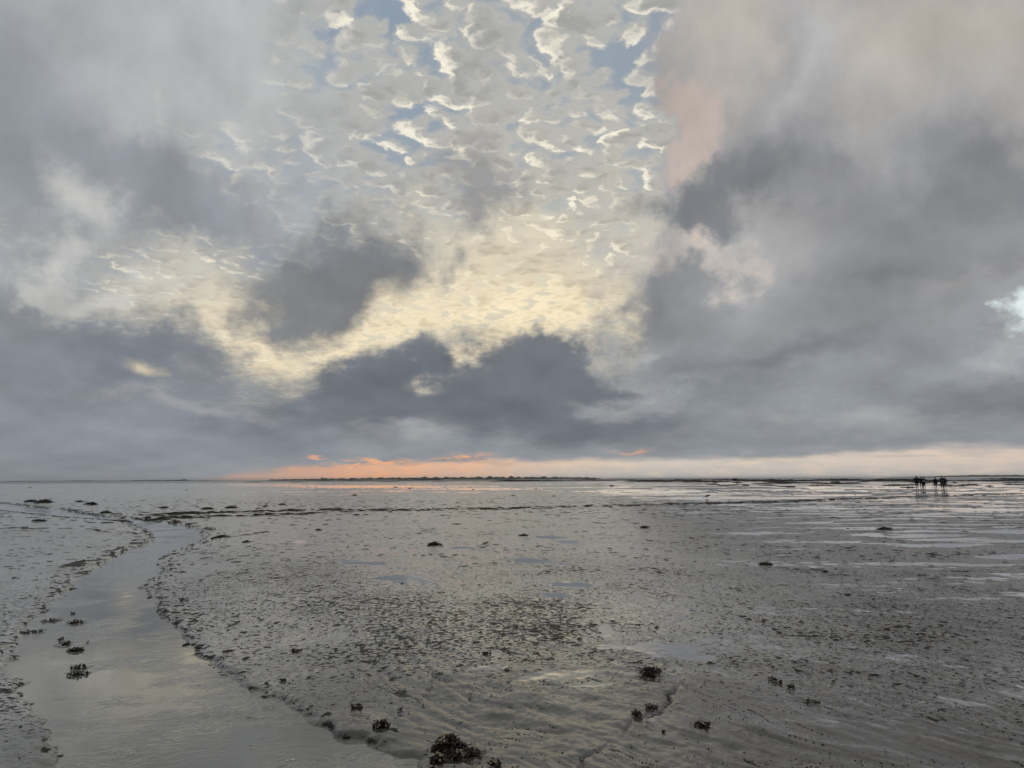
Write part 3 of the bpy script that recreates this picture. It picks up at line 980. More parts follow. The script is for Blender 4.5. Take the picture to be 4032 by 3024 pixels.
HEAPS = [mesh_from('shell_heap', *heap_arrays(s, 0.34 + 0.05 * (s % 3)), M_HEAP, False) for s in range(4)]
SHELLS = [mesh_from('mussel_cluster', *shells_joined(s, 26, 0.9, 0.17, 0.34), M_MUSSEL) for s in range(4)]
TUFTS = [mesh_from('weed_fronds', *fronds_joined(s, 20, 1.0, 0.75, 0.3), M_WEED, False) for s in range(4)]
for m_ in HEAPS + SHELLS + TUFTS:
    if m_.name.startswith('mussel') or m_.name.startswith('weed'):
        m_['kind'] = 'stuff'


def spot(px, py, on_water=False):
    """stand a thing where the photograph shows its foot"""
    if on_water:
        g = ground(px, py, WATER_Z)
        return Vector((g[0], g[1], WATER_Z))
    g = ground(px, py)
    z, _ = mud_z(*g)
    g = ground(px, py, z)
    z, _ = mud_z(*g)
    return Vector((g[0], g[1], z))


def clump(px, py, wpx, label, group=None, on_water=False, tall=1.0, weed=True, variant=None, name='weed_clump', deep=0.8):
    loc = spot(px, py, on_water)
    dist = math.hypot(loc.x, loc.y)
    half = 0.5 * wpx * dist / FPX
    v = variant if variant is not None else rng.randrange(4)
    t = empty(name, loc - Vector((0, 0, 0.004)), rng.uniform(-0.6, 0.6))
    sc = (half, half * deep, half * tall)
    link_mesh('shell_heap', HEAPS[v], t, (0, 0, 0), (0, 0, 0), sc)
    o = link_mesh('mussel_cluster', SHELLS[v], t, (0, 0, 0.02 * half), (0, 0, 0.7), sc)
    o['kind'] = 'stuff'
    if weed:
        o = link_mesh('weed_fronds', TUFTS[(v + 1) % 4], t, (0, 0, 0.04 * half), (0, 0, 1.9), sc)
        o['kind'] = 'stuff'
    tag(t, label, 'seaweed clump', group)
    return t


# ------------------------------------------------------------------ the big clump by the lower edge
def big_clump():
    base = spot(1770, 2925)
    t = empty('mussel_clump', base)
    tag(t, 'large dark clump of mussels and bladderwrack with pale snails on near mud bank', 'mussel clump')
    r_ = random.Random(3)
    dist = math.hypot(base.x, base.y)
    px = dist / FPX

    def P(x, y, h=0.0):
        g = ground(x, y)
        z, _ = mud_z(*g)
        return Vector((g[0] - base.x, g[1] - base.y, z - base.z + h))

    heaps = [((1766, 2900), 62, 0.065), ((1722, 2950), 26, 0.032), ((1706, 2985), 24, 0.025), ((1800, 2935), 26, 0.03), ((1855, 2926), 38, 0.022)]
    for i, (c, w, h) in enumerate(heaps):
        p = P(*c)
        link_mesh('shell_heap', HEAPS[i % 4], t, p - Vector((0, 0, 0.006)), (0, 0, i), (w * px, w * px * 0.9, h / 0.36))
    spread = [(0, 60), (1, 16), (2, 14), (3, 12), (4, 14)]
    for hi, n in spread:
        c, w, h = heaps[hi]
        p = P(*c)
        for k in range(n):
            a = r_.uniform(0, 6.283)
            d = math.sqrt(r_.random()) * 1.02
            z = h * max(0.0, 1 - d * d) * 1.0
            s = r_.uniform(0.013, 0.020)
            link_mesh('mussel', MUSSEL_ME, t, p + Vector((d * w * px * math.cos(a), d * w * px * 0.85 * math.sin(a), z + 0.006)),
                      (r_.uniform(-1.4, 1.4), r_.uniform(-1.4, 1.4), r_.uniform(0, 6.3)), (s, s, s))
    for hi, n in ((0, 22), (1, 9), (2, 8), (3, 4)):
        c, w, h = heaps[hi]
        p = P(*c)
        for k in range(n):
            a = r_.uniform(0, 6.283)
            d = math.sqrt(r_.random()) * 0.95
            if hi == 0:
                a = r_.uniform(1.2, 4.4)
            z = h * max(0.0, 1 - d * d)
            s = r_.uniform(0.012, 0.019)
            link_mesh('periwinkle', SNAIL_ME, t, p + Vector((d * w * px * math.cos(a), d * w * px * 0.85 * math.sin(a), z + 0.012)),
                      (r_.uniform(-0.9, 0.9), r_.uniform(-0.9, 0.9), r_.uniform(0, 6.3)), (s, s, s))
    for hi, n in ((0, 30), (3, 8), (4, 22), (1, 7), (2, 6)):
        c, w, h = heaps[hi]
        p = P(*c)
        for k in range(n):
            a = r_.uniform(0, 6.283)
            d = math.sqrt(r_.random()) * 0.9
            s = r_.uniform(0.05, 0.085)
            yaw = r_.uniform(0, 6.3) if hi != 4 else r_.uniform(-0.6, 0.5)
            link_mesh('frond', FROND_MES[k % 5], t, p + Vector((d * w * px * math.cos(a), d * w * px * 0.85 * math.sin(a), h * max(0.05, 1 - d * d) * 0.95)),
                      (r_.uniform(-0.25, 0.25), r_.uniform(-0.1, 0.3), yaw), (s, s, s * 0.6))


big_clump()


def shell_clump(px, py, wpx, hgt, label, n_m, n_s, n_f, seed, red=0, on_water=False, name='mussel_clump'):
    """near clump whose shells and blades can be told apart"""
    base = spot(px, py, on_water)
    t = empty(name, base)
    tag(t, label, 'mussel clump')
    r_ = random.Random(seed)
    half = 0.5 * wpx * math.hypot(base.x, base.y) / FPX
    hgt *= 0.42
    link_mesh('shell_heap', HEAPS[seed % 4], t, (0, 0, -0.008), (0, 0, seed), (half * 0.8, half * 0.7, hgt / 0.36))
    for kind, n in (('mussel', n_m), ('periwinkle', n_s), ('frond', n_f)):
        for k in range(n):
            a = r_.uniform(0, 6.283)
            d = math.sqrt(r_.random()) * (0.95 if kind != 'frond' else 0.8)
            z = hgt * max(0.0, 1 - d * d)
            if kind == 'frond' and k % 2:
                d = r_.uniform(0.6, 1.15)
                z = 0.0
            loc = (d * half * math.cos(a), d * half * 0.85 * math.sin(a), z + 0.006)
            if kind == 'mussel':
                s = r_.uniform(0.013, 0.021)
                link_mesh('mussel', MUSSEL_ME, t, loc, (r_.uniform(-1.4, 1.4), r_.uniform(-1.4, 1.4), r_.uniform(0, 6.3)), (s, s, s))
            elif kind == 'periwinkle':
                s = r_.uniform(0.011, 0.018)
                link_mesh('periwinkle', SNAIL_ME, t, loc, (r_.uniform(-0.9, 0.9), r_.uniform(-0.9, 0.9), r_.uniform(0, 6.3)), (s, s, s))
            else:
                s = min(r_.uniform(0.05, 0.10), half * 0.7)
                me = FROND_RED if k < red else FROND_MES[k % 5]
                link_mesh('frond', me, t, loc, (r_.uniform(-0.3, 0.3), r_.uniform(-0.15, 0.25), r_.uniform(0, 6.3)), (s, s, s * 0.7))
    return t


shell_clump(1500, 2895, 62, 0.075, 'dark mussel clump on the creek edge left of the largest clump', 26, 4, 14, 11)
shell_clump(1404, 2785, 44, 0.035, 'small mussel clump with brown shells on right bank slope of the creek', 16, 5, 6, 12)
shell_clump(1945, 3018, 60, 0.03, 'mussel clump with tan shells at the bottom edge of the picture', 16, 14, 4, 13)
shell_clump(2556, 2655, 104, 0.060, 'dark weed clump with red-brown blades beside the pool right of centre', 22, 3, 34, 14, 8)
shell_clump(2505, 2808, 46, 0.022, 'low flat weed patch, the left one of a close pair at lower right of centre', 8, 0, 14, 15, 5)
shell_clump(2562, 2790, 64, 0.025, 'loose string of weed and mussels, the right one of a close pair', 12, 2, 16, 16, 3)
shell_clump(2765, 2855, 64, 0.042, 'black weed tuft with an upright blade on smooth mud at lower right', 8, 0, 22, 17)
shell_clump(2612, 2884, 16, 0.03, 'single short upright weed wisp on the lower right mud', 1, 0, 6, 18)
shell_clump(1576, 2797, 24, 0.012, 'single brown shell with a trail of water on the near mud', 3, 1, 1, 19)
shell_clump(3036, 2680, 40, 0.026, 'leftmost and largest of a slanting row of weed tufts on right mud', 6, 0, 12, 20)
shell_clump(3072, 2690, 20, 0.016, 'middle and smallest of a slanting row of weed tufts on right mud', 3, 0, 6, 21)
shell_clump(3113, 2704, 30, 0.022, 'third tuft in the slanting row of weed tufts on right mud', 4, 0, 9, 22)
shell_clump(3190, 2768, 56, 0.022, 'flat dark weed patch with a tail below the slanting row of tufts', 5, 0, 16, 23)
shell_clump(1918, 2566, 34, 0.03, 'small rounded dark clump in the middle of the stippled mud', 10, 1, 6, 24)
shell_clump(1166, 2566, 48, 0.022, 'weed tuft in a hollow of the right creek bank', 8, 0, 12, 25)
shell_clump(1111, 2688, 34, 0.02, 'small dark tuft near the creek on the right bank slope', 6, 0, 8, 26)
shell_clump(720, 2362, 30, 0.03, 'small dark tuft on the pale right bank beside the creek bend', 5, 0, 8, 27)
# clumps that stand in the creek
shell_clump(200, 2446, 58, 0.03, 'brown weed clump in the creek, upper left of the floating clumps', 10, 3, 20, 31, 6, True)
shell_clump(294, 2452, 54, 0.05, 'round dark weed clump standing in the creek, upper right of the group', 12, 0, 20, 32, 2, True)
shell_clump(288, 2418, 18, 0.04, 'tiny dark tip sticking out of the creek water above the clumps', 3, 0, 5, 33, 0, True)
shell_clump(100, 2492, 46, 0.03, 'left half of a line of weed in the creek by the left bank', 8, 0, 14, 34, 0, True)
shell_clump(155, 2488, 46, 0.025, 'right half of a line of weed in the creek by the left bank', 8, 0, 12, 35, 0, True)
shell_clump(255, 2538, 46, 0.05, 'red-brown humped weed clump in the middle of the creek group', 10, 2, 18, 36, 6, True)
shell_clump(245, 2518, 30, 0.02, 'scatter of small weed tips just above the humped creek clump', 4, 0, 10, 37, 0, True)
shell_clump(302, 2562, 58, 0.05, 'grey-brown mussel clump in the creek, lower right of the humped clump', 14, 6, 16, 38, 4, True)
shell_clump(342, 2533, 18, 0.02, 'small lone weed tip in the creek right of the humped clump', 2, 0, 5, 39, 0, True)
shell_clump(307, 2632, 60, 0.03, 'long low weed clump in the creek, upper one of the nearest pair', 12, 0, 18, 40, 0, True)
shell_clump(305, 2658, 66, 0.045, 'long low weed clump in the creek, lower one of the nearest pair', 16, 3, 20, 41, 0, True)

# ------------------------------------------------------------------ clumps out on the flat
for a in ((1710, 2146, 54, 'dark weed mound with a bluish pool on its right, left of centre'),
          (2061, 2109, 44, 'dark weed mound at the head of a long slanting pool, centre'),
          (2537, 2079, 42, 'dark oval weed mound alone on the flat right of centre'),
          (3483, 2084, 54, 'dark weed mound on the right with a pale strip of water beside it'),
          (1582, 2299, 20, 'small black tuft standing in the widest blue pool'),
          (1887, 2304, 18, 'small black tuft right of the widest blue pool'),
          (1402, 2028, 28, 'dark weed mound just below the track of footprints, left of centre'),
          (1396, 1951, 26, 'dark weed mound above the track of footprints, left of centre'),
          (1612, 1924, 14, 'dark weed mound, the right one of two close to the sunset reflection'),
          (1557, 1919, 16, 'flat weed mound, the left one of two close to the sunset reflection'),
          (1466, 1907, 8, 'tiny dark mound in the middle of the orange sunset reflection'),
          (2021, 1952, 18, 'small dark mound above the footprint track near the centre'),
          (2180, 1954, 16, 'small flat mound above the footprint track, right of the centre one'),
          (970, 2136, 34, 'reddish brown weed patch on the left flat beside a small pool'),
          (1254, 2085, 26, 'small dark weed patch on the left flat below the footprint track'),
          (360, 1987, 36, 'dark weed mound on the far left mud beyond the creek'),
          (172, 1979, 62, 'long ragged weed mound on the far left mud beyond the creek'),
          (120, 1976, 40, 'low dark weed streak at the left end of the far left mounds'),
          (153, 2052, 44, 'dark rounded mound on the left bank near the upper creek'),
          (418, 2020, 42, 'ragged dark mound on the far bank of the upper creek'),
          (644, 2000, 36, 'long dark weed streak on the flat left of the footprint track'),
          (815, 2005, 44, 'long low dark streak where the footprint track begins'),
          (909, 2000, 46, 'dark weed streak above the footprint track on the left'),
          (1047, 1993, 22, 'dark weed mound above the footprint track, left of the longer streak'),
          (1111, 1988, 30, 'flat dark weed streak highest above the left footprint track'),
          (119, 1920, 10, 'small dark mound at the far left edge near the water strip'),
          (315, 1976, 24, 'small thin dark streak on the far left mud'),
          (735, 1930, 9, 'tiny dark mound in the left distance'),
          (3013, 2222, 50, 'ragged reddish weed patch on the right flat'),
          (2878, 2316, 16, 'single black tuft low on the right flat'),
          (3338, 2343, 24, 'black tuft, right one of a pair on the right flat'),
          (3308, 2340, 16, 'black tuft, left one of a pair on the right flat'),
          (3290, 2240, 14, 'small black tuft, right one of a far pair on the right flat'),
          (3251, 2250, 16, 'small flat tuft, left one of a far pair on the right flat'),
          (2363, 2494, 18, 'small black tuft at the edge of the bright wet patch, left one'),
          (2451, 2486, 14, 'small black tuft at the edge of the bright wet patch, right one'),
          (3681, 2748, 14, 'single black tuft on the open mud at lower right'),
          (870, 2117, 70, 'long dark streak of weed on the shoulder where the creek bends'),
          (1650, 2072, 9, 'tiny upright dark tuft on the flat left of centre'),
          (2409, 1914, 18, 'flat dark streak in the far flat right of centre')):
    far = math.hypot(*ground(a[0], a[1])) > 20
    clump(a[0], a[1], a[2], a[3], tall=0.75 if far else 0.8, name='weed_clump')
for i in range(34):
    x = rng.uniform(300, 3950)
    y = rng.choice((rng.uniform(1910, 1990), rng.uniform(1990, 2200), rng.uniform(2200, 2500)))
    if creek_distance(np.array([ground(x, y)], np.float32))[0] < 0.6:
        continue
    clump(x, y, rng.uniform(6, 13) if y > 1990 else rng.uniform(5, 9), 'tiny dark weed tuft scattered singly over the open flat', 'tiny tufts scattered over the flat', tall=0.9, weed=False, name='weed_tuft')

# ------------------------------------------------------------------ mussel banks in the distance
def bank_mesh(seed, ragged=0.35):
    r_ = np.random.RandomState(seed)
    nx, ny = 60, 7
    u = np.linspace(-1, 1, nx)
    prof = np.clip(1 - np.abs(u) ** 3, 0, 1) * (0.55 + 0.45 * (fbm(u * 3 + seed * 9, u * 0 + seed, 4, 0.65, seed) + 0.5))
    prof = np.maximum(prof, 0.0) + 0.02
    V, F = [], []
    for j in range(ny):
        v = j / (ny - 1) * 2 - 1
        for i in range(nx):
            h = prof[i] * max(0.0, 1 - v * v) * (1 + ragged * r_.uniform(-1, 1))
            V.append((u[i], v * (0.4 + 0.6 * prof[i]) + 0.15 * math.sin(u[i] * 7 + seed), h - 0.06))
    for j in range(ny - 1):
        for i in range(nx - 1):
            a = j * nx + i
            F.append((a, a + 1, a + nx + 1, a + nx))
    return mesh_from('mussel_bank', V, F, M_BANK, False)


BANKS = [bank_mesh(s) for s in range(6)]


def horizon_y(x):
    return 1894.6 - 15.0 * x / 4032


def bank(px, below, wpx, hpx, label, group=None, deep=1.5):
    """below: points under the horizon line"""
    g = ground(px, horizon_y(px) + below)
    dist = math.hypot(*g)
    o = link_mesh('mussel_bank', BANKS[rng.randrange(6)], None, (g[0], g[1], 0.0), (0, 0, -math.atan2(g[0], g[1])),
                  (0.5 * wpx * dist / FPX, deep + 0.012 * dist, hpx * dist / FPX))
    return tag(o, label, 'mussel bank', group)


bank(1650, 3.6, 1350, 3.4, 'very long thin black bank below the central wooded island', None, 12)
bank(2300, 5.0, 700, 3.4, 'long black bank right of the central island, furthest line of banks', None, 8)
bank(2720, 6.5, 420, 4.5, 'long dark bank in the far line just left of the box-shaped hulk', None, 6)
bank(3030, 10.5, 300, 7.0, 'thick brown-black bank right of the box-shaped hulk', None, 5)
bank(3320, 10.0, 480, 5.0, 'long black bank in the far line right of centre, left of the walkers', None, 5)
bank(3560, 12.0, 200, 6.5, 'black bank directly behind the group of walkers on their left', None, 4)
bank(3690, 13.0, 150, 3.0, 'thin dark bank seen between the two groups of walkers', None, 4)
bank(3900, 13.5, 300, 4.2, 'long black bank right of the walkers', None, 4)
bank(450, 1.6, 900, 2.2, 'hair-thin dark bank along the left part of the horizon', None, 14)
bank(3300, 21.0, 190, 4.5, 'low dark hump in the nearer line of banks left of the walkers', None, 2.5)
bank(3530, 29.0, 80, 4.0, 'dark streak of mussels just left of the nearest walker', None, 1.5)
bank(3120, 18.0, 220, 4.0, 'dark streak below the thick brown-black bank', None, 2.5)
bank(3580, 38.0, 60, 3.5, 'short dark streak on the wet flat at the left feet of the walkers', None, 1.2)
bank(3815, 29.0, 70, 3.6, 'short dark streak on the wet flat right of the walkers', None, 1.2)
for i in range(80):
    b = rng.choice((6, 8, 9.5, 11, 12, 13, 15, 17, 20, 24, 28, 33)) + rng.uniform(-1, 1)
    x = rng.uniform(2450, 4060) if b > 9 else rng.uniform(2000, 4060)
    if b > 15 and x < 2800:
        x += 500
    bank(x, b, rng.uniform(26, 150) * (1.3 if b < 14 else 0.7), rng.uniform(2.0, 4.2), 'low dark mussel streak among many in the right distance', 'mussel streaks on the far right flat', 1.0)
for x in (960, 1180, 1500, 1750, 2050, 2250):
    bank(x + rng.uniform(-60, 60), rng.uniform(6.0, 8.5), rng.uniform(60, 160), 1.6, 'thin dark mussel streak on the flat below the central island', 'mussel streaks below the island', 1.5)

# ------------------------------------------------------------------ loose mud and shells nobody could count
def scatter(name, mat, pts, shapes, kind='stuff'):
    """pts: (x, y, z, sx, sy, sz, yaw); one joined object"""
    Vs, Fs = [], []
    b = 0
    arr = [(np.array(v, np.float32), np.array(f, np.int32)) for v, f in shapes]
    for i, (x, y, z, sx, sy, sz, yaw) in enumerate(pts):
        v, f = arr[i % len(arr)]
        c, s = math.cos(yaw), math.sin(yaw)
        q = v * np.array([sx, sy, sz], np.float32)
        Vs.append(np.stack([q[:, 0] * c - q[:, 1] * s + x, q[:, 0] * s + q[:, 1] * c + y, q[:, 2] + z], 1))
        Fs.append(f + b)
        b += len(v)
    o = mesh_object(name, np.vstack(Vs), np.vstack(Fs), mat)
    o['kind'] = kind
    return o


def quad_only(VF):
    v, f = VF
    return v, [q for q in f if len(q) == 4]


LUMPS = [quad_only(heap_arrays(s, 0.5, 1.0, 0.8, 8, 3)) for s in range(5)]
nr = np.random.RandomState(5)
# mud snails: dark grains over the near mud
N_S = 6500
ry = 3.9 + 9.0 * nr.rand(N_S) ** 1.7
rx = (nr.rand(N_S) - 0.42) * 1.5 * ry
cl = fbm(rx * 0.8, ry * 0.8, 3, 0.6, 88)
zz, ww, rr_, dd, cc_ = terrain(rx, ry, np.full(N_S, 0.004))
keep = (dd > 0.15) & (cl + 0.5 * nr.rand(N_S) > 0.12) & (ww < 0.6)
sz = (0.0030 + 0.0034 * nr.rand(N_S) ** 2) * (1 + 0.02 * ry)
scatter('mud_snails', plain('mud_snail', (22, 19, 17), 0.4, (40, 34, 28), 90), [(rx[i], ry[i], zz[i] - 0.001, sz[i] * 1.2, sz[i], sz[i] * 0.7, nr.rand() * 6.3) for i in np.nonzero(keep)[0]],
        [quad_only(heap_arrays(9, 0.9, 1.0, 0.9, 6, 2))])['label'] = 'scatter of tiny dark mud snails over the near mud'
# trodden mud along the track of footprints
TRACK = px_line([(560, 2033), (800, 2026), (1300, 2012), (2000, 2002), (2700, 1984), (3085, 1975), (3543, 1958), (3965, 1945)])
pts = []
for i in range(1150):
    k = min(int(nr.rand() ** 1.15 * 7), 6)
    t = nr.rand()
    p = TRACK[k] * (1 - t) + TRACK[k + 1] * t
    wdt = 0.5 if k > 1 else 1.5
    lat = nr.choice([-1, 1]) * 0.8 * wdt + nr.randn() * 0.28 * wdt
    p = p + np.array([nr.randn() * 0.1, lat * (1.0 + 0.02 * np.hypot(*p))])
    s = 0.05 + 0.11 * nr.rand() ** 2
    pts.append((p[0], p[1], 0.0, s * 1.9, s, s * 0.5, nr.randn() * 0.3))
P_ = np.array([q[:2] for q in pts])
zt = terrain(P_[:, 0], P_[:, 1], np.full(len(P_), 0.02))[0]
scatter('trodden_mud', M_HEAP, [(q[0], q[1], zt[i] - 0.005) + q[3:] for i, q in enumerate(pts)], LUMPS)['label'] = 'dark clods of trodden mud along the footprint track'
# broken edge of the creek
pts = []
A_ = np.vstack([CREEK[:60]])
for i in range(len(A_) - 1):
    a, b = A_[i], A_[i + 1]
    L = np.hypot(*(b - a))
    nn = np.array([b[1] - a[1], a[0] - b[0]]) / max(L, 1e-6)
    for k in range(int(min(L * 14, 60)) + 2):
        t = nr.rand()
        p = a * (1 - t) + b * t + nn * abs(nr.randn()) * (0.12 + 0.2 * nr.rand()) * nr.choice([1, 1, 1, -0.3]) * (1 if i < 34 else 1)
        s = 0.008 + 0.028 * nr.rand() ** 4 + 0.0008 * np.hypot(*p)
        pts.append((p[0], p[1], 0.0, s * 1.7, s, s * 0.6, nr.rand() * 6.3))
P_ = np.array([q[:2] for q in pts])
zt, _, _, dt, _ = terrain(P_[:, 0], P_[:, 1], np.full(len(P_), 0.01))
scatter('creek_edge_clods', M_CLOD, [(q[0], q[1], max(zt[i], WATER_Z - 0.01) - 0.003) + q[3:] for i, q in enumerate(pts) if -0.12 < dt[i] < 0.6 and math.hypot(q[0], q[1]) > 3.5], LUMPS)['label'] = 'small dark mud clods along the waterline of the creek'

# ------------------------------------------------------------------ people walking away over the flat
def tube_arrays(pts, k=10):
    """tapered tube with round ends through (x, y, z, r) points"""
    V, F = [], []
    P = [Vector(p[:3]) for p in pts]
    rad = [p[3] for p in pts]
    t0 = (P[1] - P[0]).normalized()
    t1 = (P[-1] - P[-2]).normalized()
    P = [P[0] - t0 * rad[0] * 0.75] + P + [P[-1] + t1 * rad[-1] * 0.75]
    rad = [rad[0] * 0.5] + rad + [rad[-1] * 0.5]
    for i, p in enumerate(P):
        t = ((P[min(i + 1, len(P) - 1)] - P[max(i - 1, 0)])).normalized()
        up = Vector((0, 1, 0)) if abs(t.y) < 0.9 else Vector((1, 0, 0))
        a = t.cross(up).normalized()
        b = t.cross(a).normalized()
        for j in range(k):
            an = 2 * math.pi * j / k
            V.append(p + (a * math.cos(an) + b * math.sin(an)) * rad[i])
    n = len(P)
    for i in range(n - 1):
        for j in range(k):
            F.append((i * k + j, i * k + (j + 1) % k, (i + 1) * k + (j + 1) % k, (i + 1) * k + j))
    F.append(tuple(reversed(range(k))))
    F.append(tuple((n - 1) * k + j for j in range(k)))
    return V, F


def ball_arrays(c, r, nu=14, nv=9):
    V, F = [], []
    for i in range(nv + 1):
        th = math.pi * i / nv
        for j in range(nu):
            a = 2 * math.pi * j / nu
            s = max(math.sin(th), 0.02)
            V.append((c[0] + r[0] * s * math.cos(a), c[1] + r[1] * s * math.sin(a), c[2] + r[2] * math.cos(th)))
    for i in range(nv):
        for j in range(nu):
            F.append((i * nu + j, (i + 1) * nu + j, (i + 1) * nu + (j + 1) % nu, i * nu + (j + 1) % nu))
    F.append(tuple(range(nu)))
    F.append(tuple(nv * nu + j for j in reversed(range(nu))))
    return V, F


def fused(name, shapes, voxel, mats, pick, smooth_it=6):
    """join closed shapes into one continuous skin"""
    V, F = [], []
    for v, f in shapes:
        add_to(V, F, v, f, Matrix.Identity(4))
    me = mesh_from(name + '_raw', V, F)
    o = bpy.data.objects.new(name + '_raw', me)
    COL.objects.link(o)
    m = o.modifiers.new('r', 'REMESH')
    m.mode = 'VOXEL'
    m.voxel_size = voxel
    sm = o.modifiers.new('s', 'SMOOTH')
    sm.factor = 0.5
    sm.iterations = smooth_it
    dg = bpy.context.evaluated_depsgraph_get()
    new = bpy.data.meshes.new_from_object(o.evaluated_get(dg))
    bpy.data.objects.remove(o)
    bpy.data.meshes.remove(me)
    new.name = name
    new.materials.clear()
    for q in mats:
        new.materials.append(q)
    for p in new.polygons:
        p.use_smooth = True
        p.material_index = pick(p.center)
    return new


SKIN = plain('skin', (150, 112, 92), 0.5, (164, 124, 102), 8)
HAIR = plain('dark_hair', (24, 20, 18), 0.6, (34, 29, 25), 60, 0.004)
HAIR_GREY = plain('grey_hair', (92, 90, 88), 0.6, (120, 117, 112), 60, 0.004)
BOOT = plain('wet_boot', (18, 16, 15), 0.35, (34, 30, 27), 14)


def cloth(name, c):
    return plain(name, c, 0.85, tuple(int(v * 1.35 + 3) for v in c), 9, 0.006)


def person(px, py, height, yaw, jacket, trousers, bare, stride, arms, label, hair=HAIR, lean=0.0, hat=None, pack=None, build=1.15):
    """arms: ((elbow, wrist) left, right) as offsets from the shoulder in metres for a 1.75 m body; the figure faces +Y"""
    g = ground(px, py)
    z, _ = mud_z(*g)
    k = height / 1.75
    t = empty('person', (g[0], g[1], z - 0.012), yaw, k)
    tag(t, label, 'person', 'walkers on the flat')
    sh = []
    hipz, shz = 0.92, 1.44
    fy = lean
    # legs
    for s, st in ((-1, stride), (1, -stride)):
        hip = (0.095 * s, 0.0, hipz)
        knee = (0.105 * s, st * 0.52 + 0.05, 0.50)
        ank = (0.105 * s, st * 0.95 - (0.05 if st < 0 else 0.0), 0.09 + (0.05 if st < -0.1 else 0))
        sh.append(tube_arrays([hip + (0.098 * build,), (0.102 * s, st * 0.3 + 0.02, 0.70, 0.082), knee + (0.060,), (0.106 * s, st * 0.72 + 0.02, 0.33, 0.060), ank + (0.042,)]))
        heel = Vector(ank)
        sh.append(tube_arrays([(heel.x, heel.y - 0.05, max(0.05, heel.z - 0.04), 0.045), (heel.x + 0.01 * s, heel.y + 0.08, max(0.04, heel.z - 0.05), 0.044), (heel.x + 0.02 * s, heel.y + 0.19, 0.035, 0.034)]))
    # trunk, neck and head
    sh.append(tube_arrays([(0, 0, 0.90, 0.150 * build), (0, 0.01 + fy * 0.3, 1.05, 0.150 * build), (0, fy * 0.6, 1.25, 0.165 * build), (0, fy, 1.38, 0.150 * build), (0, fy, 1.46, 0.085)], 14))
    for s in (-1, 1):
        sh.append(ball_arrays((0.105 * s, fy * 0.8, 1.30), (0.12 * build, 0.12, 0.19)))
        sh.append(ball_arrays((0.085 * s, -0.03, 0.90), (0.115 * build, 0.12, 0.13)))
    sh.append(tube_arrays([(0, fy, 1.44, 0.062), (0, fy + 0.02, 1.55, 0.056)]))
    hc = Vector((0, fy + 0.03, 1.635))
    sh.append(ball_arrays(hc, (0.078, 0.098, 0.115)))
    sh.append(ball_arrays(hc + Vector((0, 0.045, -0.05)), (0.058, 0.06, 0.062)))                 # jaw
    sh.append(tube_arrays([tuple(hc + Vector((0, 0.09, 0.015))) + (0.012,), tuple(hc + Vector((0, 0.112, -0.02))) + (0.015,)], 6))   # nose
    for s in (-1, 1):
        sh.append(ball_arrays(hc + Vector((0.08 * s, -0.005, -0.005)), (0.012, 0.022, 0.032), 8, 5))   # ears
    # arms with hands
    hands = []
    for s, (el, wr) in zip((-1, 1), arms):
        S = Vector((0.185 * s * build, fy, shz - 0.03))
        E = S + Vector(el)
        W = S + Vector(wr)
        sh.append(tube_arrays([tuple(S) + (0.072,), tuple(S.lerp(E, 0.5)) + (0.060,), tuple(E) + (0.051,), tuple(E.lerp(W, 0.5)) + (0.045,), tuple(W) + (0.036,)]))
        d = (W - E).normalized()
        side = Vector((0, 1, 0)) - d * d.y
        side.normalize()
        nrm = d.cross(side).normalized() * -s
        palm = W + d * 0.055
        sh.append(tube_arrays([tuple(W + side * 0.018) + (0.024,), tuple(palm + side * 0.024) + (0.026,)], 8))
        sh.append(tube_arrays([tuple(W - side * 0.018) + (0.024,), tuple(palm - side * 0.024) + (0.026,)], 8))
        for i, ln in enumerate((0.072, 0.080, 0.074, 0.058)):
            b = palm + d * 0.02 + side * (0.036 - 0.024 * i)
            m_ = b + d * ln * 0.55 + nrm * 0.008
            e_ = m_ + d * ln * 0.42 + nrm * 0.022
            sh.append(tube_arrays([tuple(b) + (0.0105,), tuple(m_) + (0.0098,), tuple(e_) + (0.0085,)], 6))
        tb = W + d * 0.02 + side * 0.035
        sh.append(tube_arrays([tuple(tb) + (0.013,), tuple(tb + d * 0.03 + side * 0.03) + (0.0115,), tuple(tb + d * 0.062 + side * 0.036 + nrm * 0.012) + (0.0095,)], 6))
        hands.append((W + d * 0.11, E, W))

    def pick(c):
        for s, (hd, E, W) in zip((-1, 1), hands):
            d = (W - E).normalized()
            if (Vector(c) - W).dot(d) > -0.005 and (Vector(c) - W).length < 0.24 and abs(c[0]) > 0.17:
                return 2
        if c[2] > 1.505:
            if c[2] > hc.z + 0.035 or (c[1] < hc.y + 0.02 and c[2] > hc.z - 0.055):
                return 4
            return 2
        if c[2] > 0.86:
            return 0
        if c[2] < 0.125:
            return 3
        if bare and c[2] < 0.50:
            return 2
        return 1

    me = fused('body', sh, 0.011, [jacket, trousers, SKIN, BOOT, hair], pick)
    link_mesh('body', me, t)
    # loose hem of the jacket
    V, F = [], []
    kk = 20
    for i, (h_, gx, gy) in enumerate(((0.80, 0.225, 0.185), (0.86, 0.222, 0.180), (1.0, 0.205, 0.168), (1.14, 0.20, 0.165), (1.14, 0.185, 0.15), (0.86, 0.20, 0.16), (0.80, 0.205, 0.165))):
        for j in range(kk):
            a = 2 * math.pi * j / kk
            w = 1 + 0.05 * math.sin(5 * a + px) * (h_ < 0.9)
            V.append((gx * build * w * math.cos(a), gy * w * math.sin(a) + fy * 0.35, h_))
    for i in range(7):
        for j in range(kk):
            F.append((i * kk + j, i * kk + (j + 1) % kk, ((i + 1) % 7) * kk + (j + 1) % kk, ((i + 1) % 7) * kk + j))
